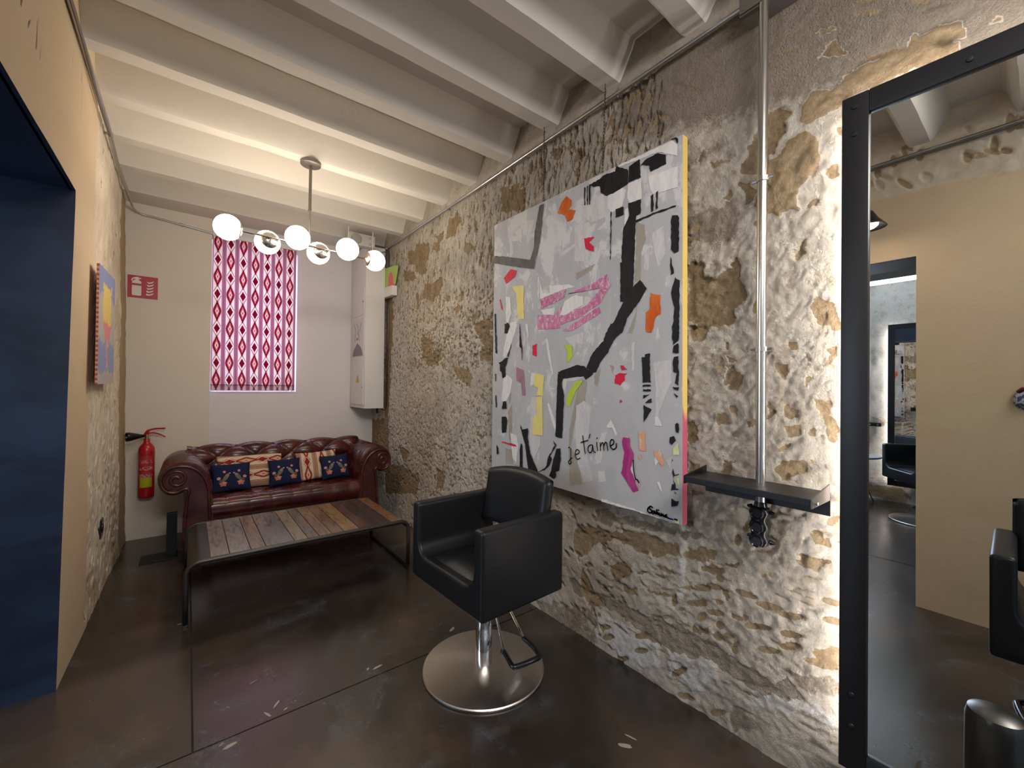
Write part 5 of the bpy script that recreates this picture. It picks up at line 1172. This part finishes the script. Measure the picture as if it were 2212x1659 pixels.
bmesh.ops.recalc_face_normals(bm, faces=bm.faces); bmesh.ops.bevel(bm, geom=bm.edges[:], offset=0.005, segments=2, affect='EDGES'); obj('case', bm, white_plastic, wb, smooth=True)
# left wall picture
lp = thing('canvas_picture', 'narrow blue canvas with a yellow and pink figure and red stitched edge on left wall', 'painting', (-0.36, 3.24, 1.6))
lm_ = Mat('figure_canvas', 0.6); px_, py_, pz_ = lm_.sep(lm_.O); q = lm_.noise(14, 4)*0.16-0.08
v_ = pz_+0.0; u_ = py_+q
cc = lm_.mix((0.42, 0.38, 0.36), (0.20, 0.25, 0.46), (v_+q).gt(0.17)); cc = lm_.mix(cc, (0.22, 0.27, 0.46), ((v_+q).lt(-0.08))*((v_+q).gt(-0.24)))
cc = lm_.mix(cc, (0.66, 0.50, 0.13), ((u_-0.0).abs().lt(0.15))*((v_+q).gt(0.03))*((v_+q).lt(0.24)))
cc = lm_.mix(cc, (0.62, 0.20, 0.20), ((u_).abs().lt((v_+0.12)*0.8+0.03))*((v_+q).gt(-0.07))*((v_+q).lt(0.03))); cc = lm_.mix(cc, (0.60, 0.32, 0.30), (u_.abs().lt(0.035))*(v_.lt(-0.06))*(v_.gt(-0.22)))
lm_.col(cc)
es = Mat('stitched_edge', 0.7); ex_, ey_, ez_ = es.sep(es.O); es.col(es.mix((0.62, 0.42, 0.34), (0.50, 0.09, 0.05), (ez_*260).sin().gt(0.0)))
bm = B(); LY0, LY1 = 2.955, 3.52
cs = [(LY0, 1.29), (LY1, 1.295), (LY1, 1.93), (LY0, 1.905)]
a = [bm.verts.new((-0.362, *p)) for p in cs]; b = [bm.verts.new((-0.372, *p)) for p in cs]; bm.faces.new(a); bm.faces.new(b[::-1]).material_index = 1
for i in range(4): bm.faces.new((a[i], b[i], b[(i+1)%4], a[(i+1)%4])).material_index = 1
bmesh.ops.recalc_face_normals(bm, faces=bm.faces); obj('canvas', bm, [lm_.m, es.m], lp)
bm = B(); box(bm, -0.415, -0.371, 3.2, 3.25, 1.83, 1.86); obj('hanger', bm, dark_grey, lp)
# wall socket near the floor
ws = thing('wall_socket', 'small black square wall socket low on the left stone wall', 'socket', (LX+0.005, 3.55, 0.42))
bm = B(); box(bm, LX-0.012, LX+0.018, 3.49, 3.60, 0.355, 0.465, 0.004); obj('plate', bm, black_plastic, ws, smooth=True)
bm = B(); lathe(bm, [(0,0.002),(0.022,0.002),(0.026,0.004),(0.028,0)], n=24, mat=Matrix.Translation((LX+0.018, 3.545, 0.41)) @ Matrix.Rotation(PI/2, 4, 'Y')); obj('outlet', bm, black_plastic, ws, smooth=True)
# black stand beside the sofa
bs = thing('black_stand', 'low black steel L-shaped stand on the floor beside the left sofa arm', 'stand', (-0.08, 4.06, 0))
bm = B(); box(bm, -0.112, -0.050, 4.03, 4.075, 0.006, 0.325, 0.002); obj('upright', bm, black_metal, bs)
bm = B(); box(bm, -0.26, -0.045, 3.97, 4.14, 0.0, 0.010, 0.002); obj('foot_plate', bm, black_metal, bs)

# ------------------------------------------------------------------ what the mirror shows
# pendant lamp near the doorway
pl_t = thing('pendant_lamp', 'dark metal pendant lamp lit above the doorway, seen in the mirror', 'lamp', (-0.10, 0.665, 2.30))
shp = [(0.018,0.15),(0.020,0.10),(0.030,0.095),(0.055,0.05),(0.085,0.012),(0.095,0.0),(0.092,0.0),(0.080,0.012),(0.050,0.05),(0.0,0.08)]
bm = B(); lathe(bm, shp, (-0.10, 0.665, 2.27), 36); obj('lamp_shade', bm, black_metal, pl_t, smooth='all')
bm = B(); tube(bm, [(-0.10, 0.665, 2.41), (-0.10, 0.665, 2.94)], 0.003, 6); obj('cord', bm, black_plastic, pl_t)
bulb = Mat('warm_bulb', 0.4).col((1,1,1)).emit((1.0, 0.86, 0.66), 20.0)
bm = B(); bmesh.ops.create_uvsphere(bm, u_segments=20, v_segments=12, radius=0.045); bmesh.ops.scale(bm, verts=bm.verts, vec=(1.25,1.25,0.7)); bmesh.ops.translate(bm, verts=bm.verts, vec=(-0.10, 0.665, 2.290)); obj('bulb', bm, bulb.m, pl_t, smooth='all')
# ornament on the plaster wall
orn = thing('wall_ornament', 'small blue and white painted ornament on the plaster wall in the mirror', 'ornament', (LX+0.02, 0.09, 1.27))
om = Mat('painted_ceramic', 0.3); n_ = om.noise(60, 3); om.col(om.mix((0.40, 0.44, 0.50), (0.05, 0.06, 0.14), n_.gt(0.5)))
bm = B(); bmesh.ops.create_uvsphere(bm, u_segments=24, v_segments=16, radius=0.05); bmesh.ops.scale(bm, verts=bm.verts, vec=(0.4, 0.9, 1.05)); bmesh.ops.translate(bm, verts=bm.verts, vec=(LX+0.028, 0.070, 1.262)); obj('body', bm, om.m, orn, smooth='all')
bm = B(); tube(bm, [(LX+0.03, 0.095, 1.30), (LX+0.035, 0.08, 1.318), (LX+0.035, 0.05, 1.322), (LX+0.03, 0.03, 1.31)], 0.012, 8); obj('crown', bm, plain('dark_red_glaze', (0.10, 0.01, 0.015), 0.3), orn, smooth='all')
# steel bin in front of the mirror
bn_ = thing('steel_bin', 'dark brushed steel cylinder standing on the floor, reflected low in the mirror', 'bin', (1.13, 0.085, 0))
bm = B(); lathe(bm, [(0,0),(0.068,0),(0.066,0.30),(0.060,0.325),(0.04,0.335),(0,0.337)], (1.13, 0.095, 0), 48); obj('body', bm, plain('dark_brushed_steel', (0.16, 0.155, 0.15), 0.35, 1.0), bn_, smooth=True)
# side room: light tube, second mirror, shelf, table
lt = thing('light_tube', 'long white light tube on the side room ceiling, seen in the mirror', 'ceiling light', (-3.2, 1.3, 2.62))
bm = B(); tube(bm, [(-3.15, 0.2, 2.54), (-3.15, 2.3, 2.54)], 0.022, 12); obj('tube', bm, Mat('tube_light', 0.5).col((1,1,1)).emit((0.80, 0.90, 1.0), 13.0).m, lt, smooth=True)
bm = B(); box(bm, -3.18, -3.12, 0.15, 2.35, 2.562, 2.66); box(bm, -3.155, -3.145, 0.5, 0.51, 2.66, 2.95); box(bm, -3.155, -3.145, 2.0, 2.01, 2.66, 2.95); obj('housing', bm, dark_grey, lt)
m2 = thing('wall_mirror', 'far black framed mirror with glowing edge seen through the doorway reflection', 'mirror', (-3.42, 0.7, 0.2))
fx = -3.43
bm = B()
for a in ((1.095, 1.155, 0.2, 2.08), (0.30, 0.36, 0.2, 2.08), (0.36, 1.095, 0.2, 0.26), (0.36, 1.095, 2.02, 2.08)): box(bm, fx-0.03, fx+0.012, *a)
obj('frame', bm, black_metal, m2)
bm = B(); box(bm, fx-0.006, fx, 0.35, 1.10, 0.25, 2.03); bmesh.ops.rotate(bm, verts=bm.verts, cent=(fx, 1.1, 1), matrix=Matrix.Rotation(math.radians(-5), 3, 'Z')); obj('glass', bm, mm.m, m2)
bm = B(); box(bm, fx-0.05, fx-0.040, 1.11, 1.13, 0.25, 2.04); obj('light_strip', bm, led.m, m2)
bm = B(); box(bm, fx-0.10, fx-0.03, 0.6, 0.8, 0.5, 1.8); obj('mount_rail', bm, dark_grey, m2)
s2 = thing('wall_shelf', 'far small black wall shelf with steel pipe in the side room reflection', 'shelf', (-3.38, 1.28, 0.9))
bm = B(); box(bm, -3.47, -3.30, 1.19, 1.55, 0.885, 0.925, 0.003); obj('tray', bm, black_metal, s2)
bm = B()
for yy in (1.22, 1.29):
    bm = B(); tube(bm, [(-3.299, yy, 0.905), (-3.294, yy, 0.905)], 0.008, 10); obj('bolt', bm, chrome, s2)
bm = B(); tube(bm, [(-3.40, 1.365, 0.80), (-3.40, 1.365, 2.94)], 0.016, 12); obj('pipe', bm, plain('bright_pipe', (0.75,0.76,0.78), 0.25, 1.0), s2, smooth=True)
bm = B(); box(bm, -3.43, -3.36, 1.32, 1.41, 0.66, 0.82, 0.015); obj('socket_block', bm, black_plastic, s2)
t2 = thing('side_table', 'small round wire-legged table in the side room reflection', 'table', (-3.1, 1.42, 0))
bm = B(); lathe(bm, [(0,0.535),(0.27,0.535),(0.275,0.545),(0.27,0.555),(0,0.555)], (-3.1, 1.42, 0), 40); obj('table_top', bm, plain('grey_table_top', (0.30,0.30,0.32), 0.4), t2, smooth=True)
for k in range(4):
    a = PI/4+k*PI/2; bm = B(); d = Vector((math.cos(a), math.sin(a), 0)); c0 = Vector((-3.1, 1.42, 0))
    tube(bm, [c0+d*0.20+Vector((0,0,0.535)), c0+d*0.09+Vector((0,0,0.34)), c0+d*0.24+Vector((0,0,0.006))], 0.006, 8); obj('leg', bm, ironm, t2, smooth='all')
bm = B(); tube(bm, arc((-3.1, 1.42, 0.345), 0.095, 0, 2*PI, 24, 2)[:-1], 0.005, 6, closed=True); obj('leg_ring', bm, ironm, t2, smooth='all')
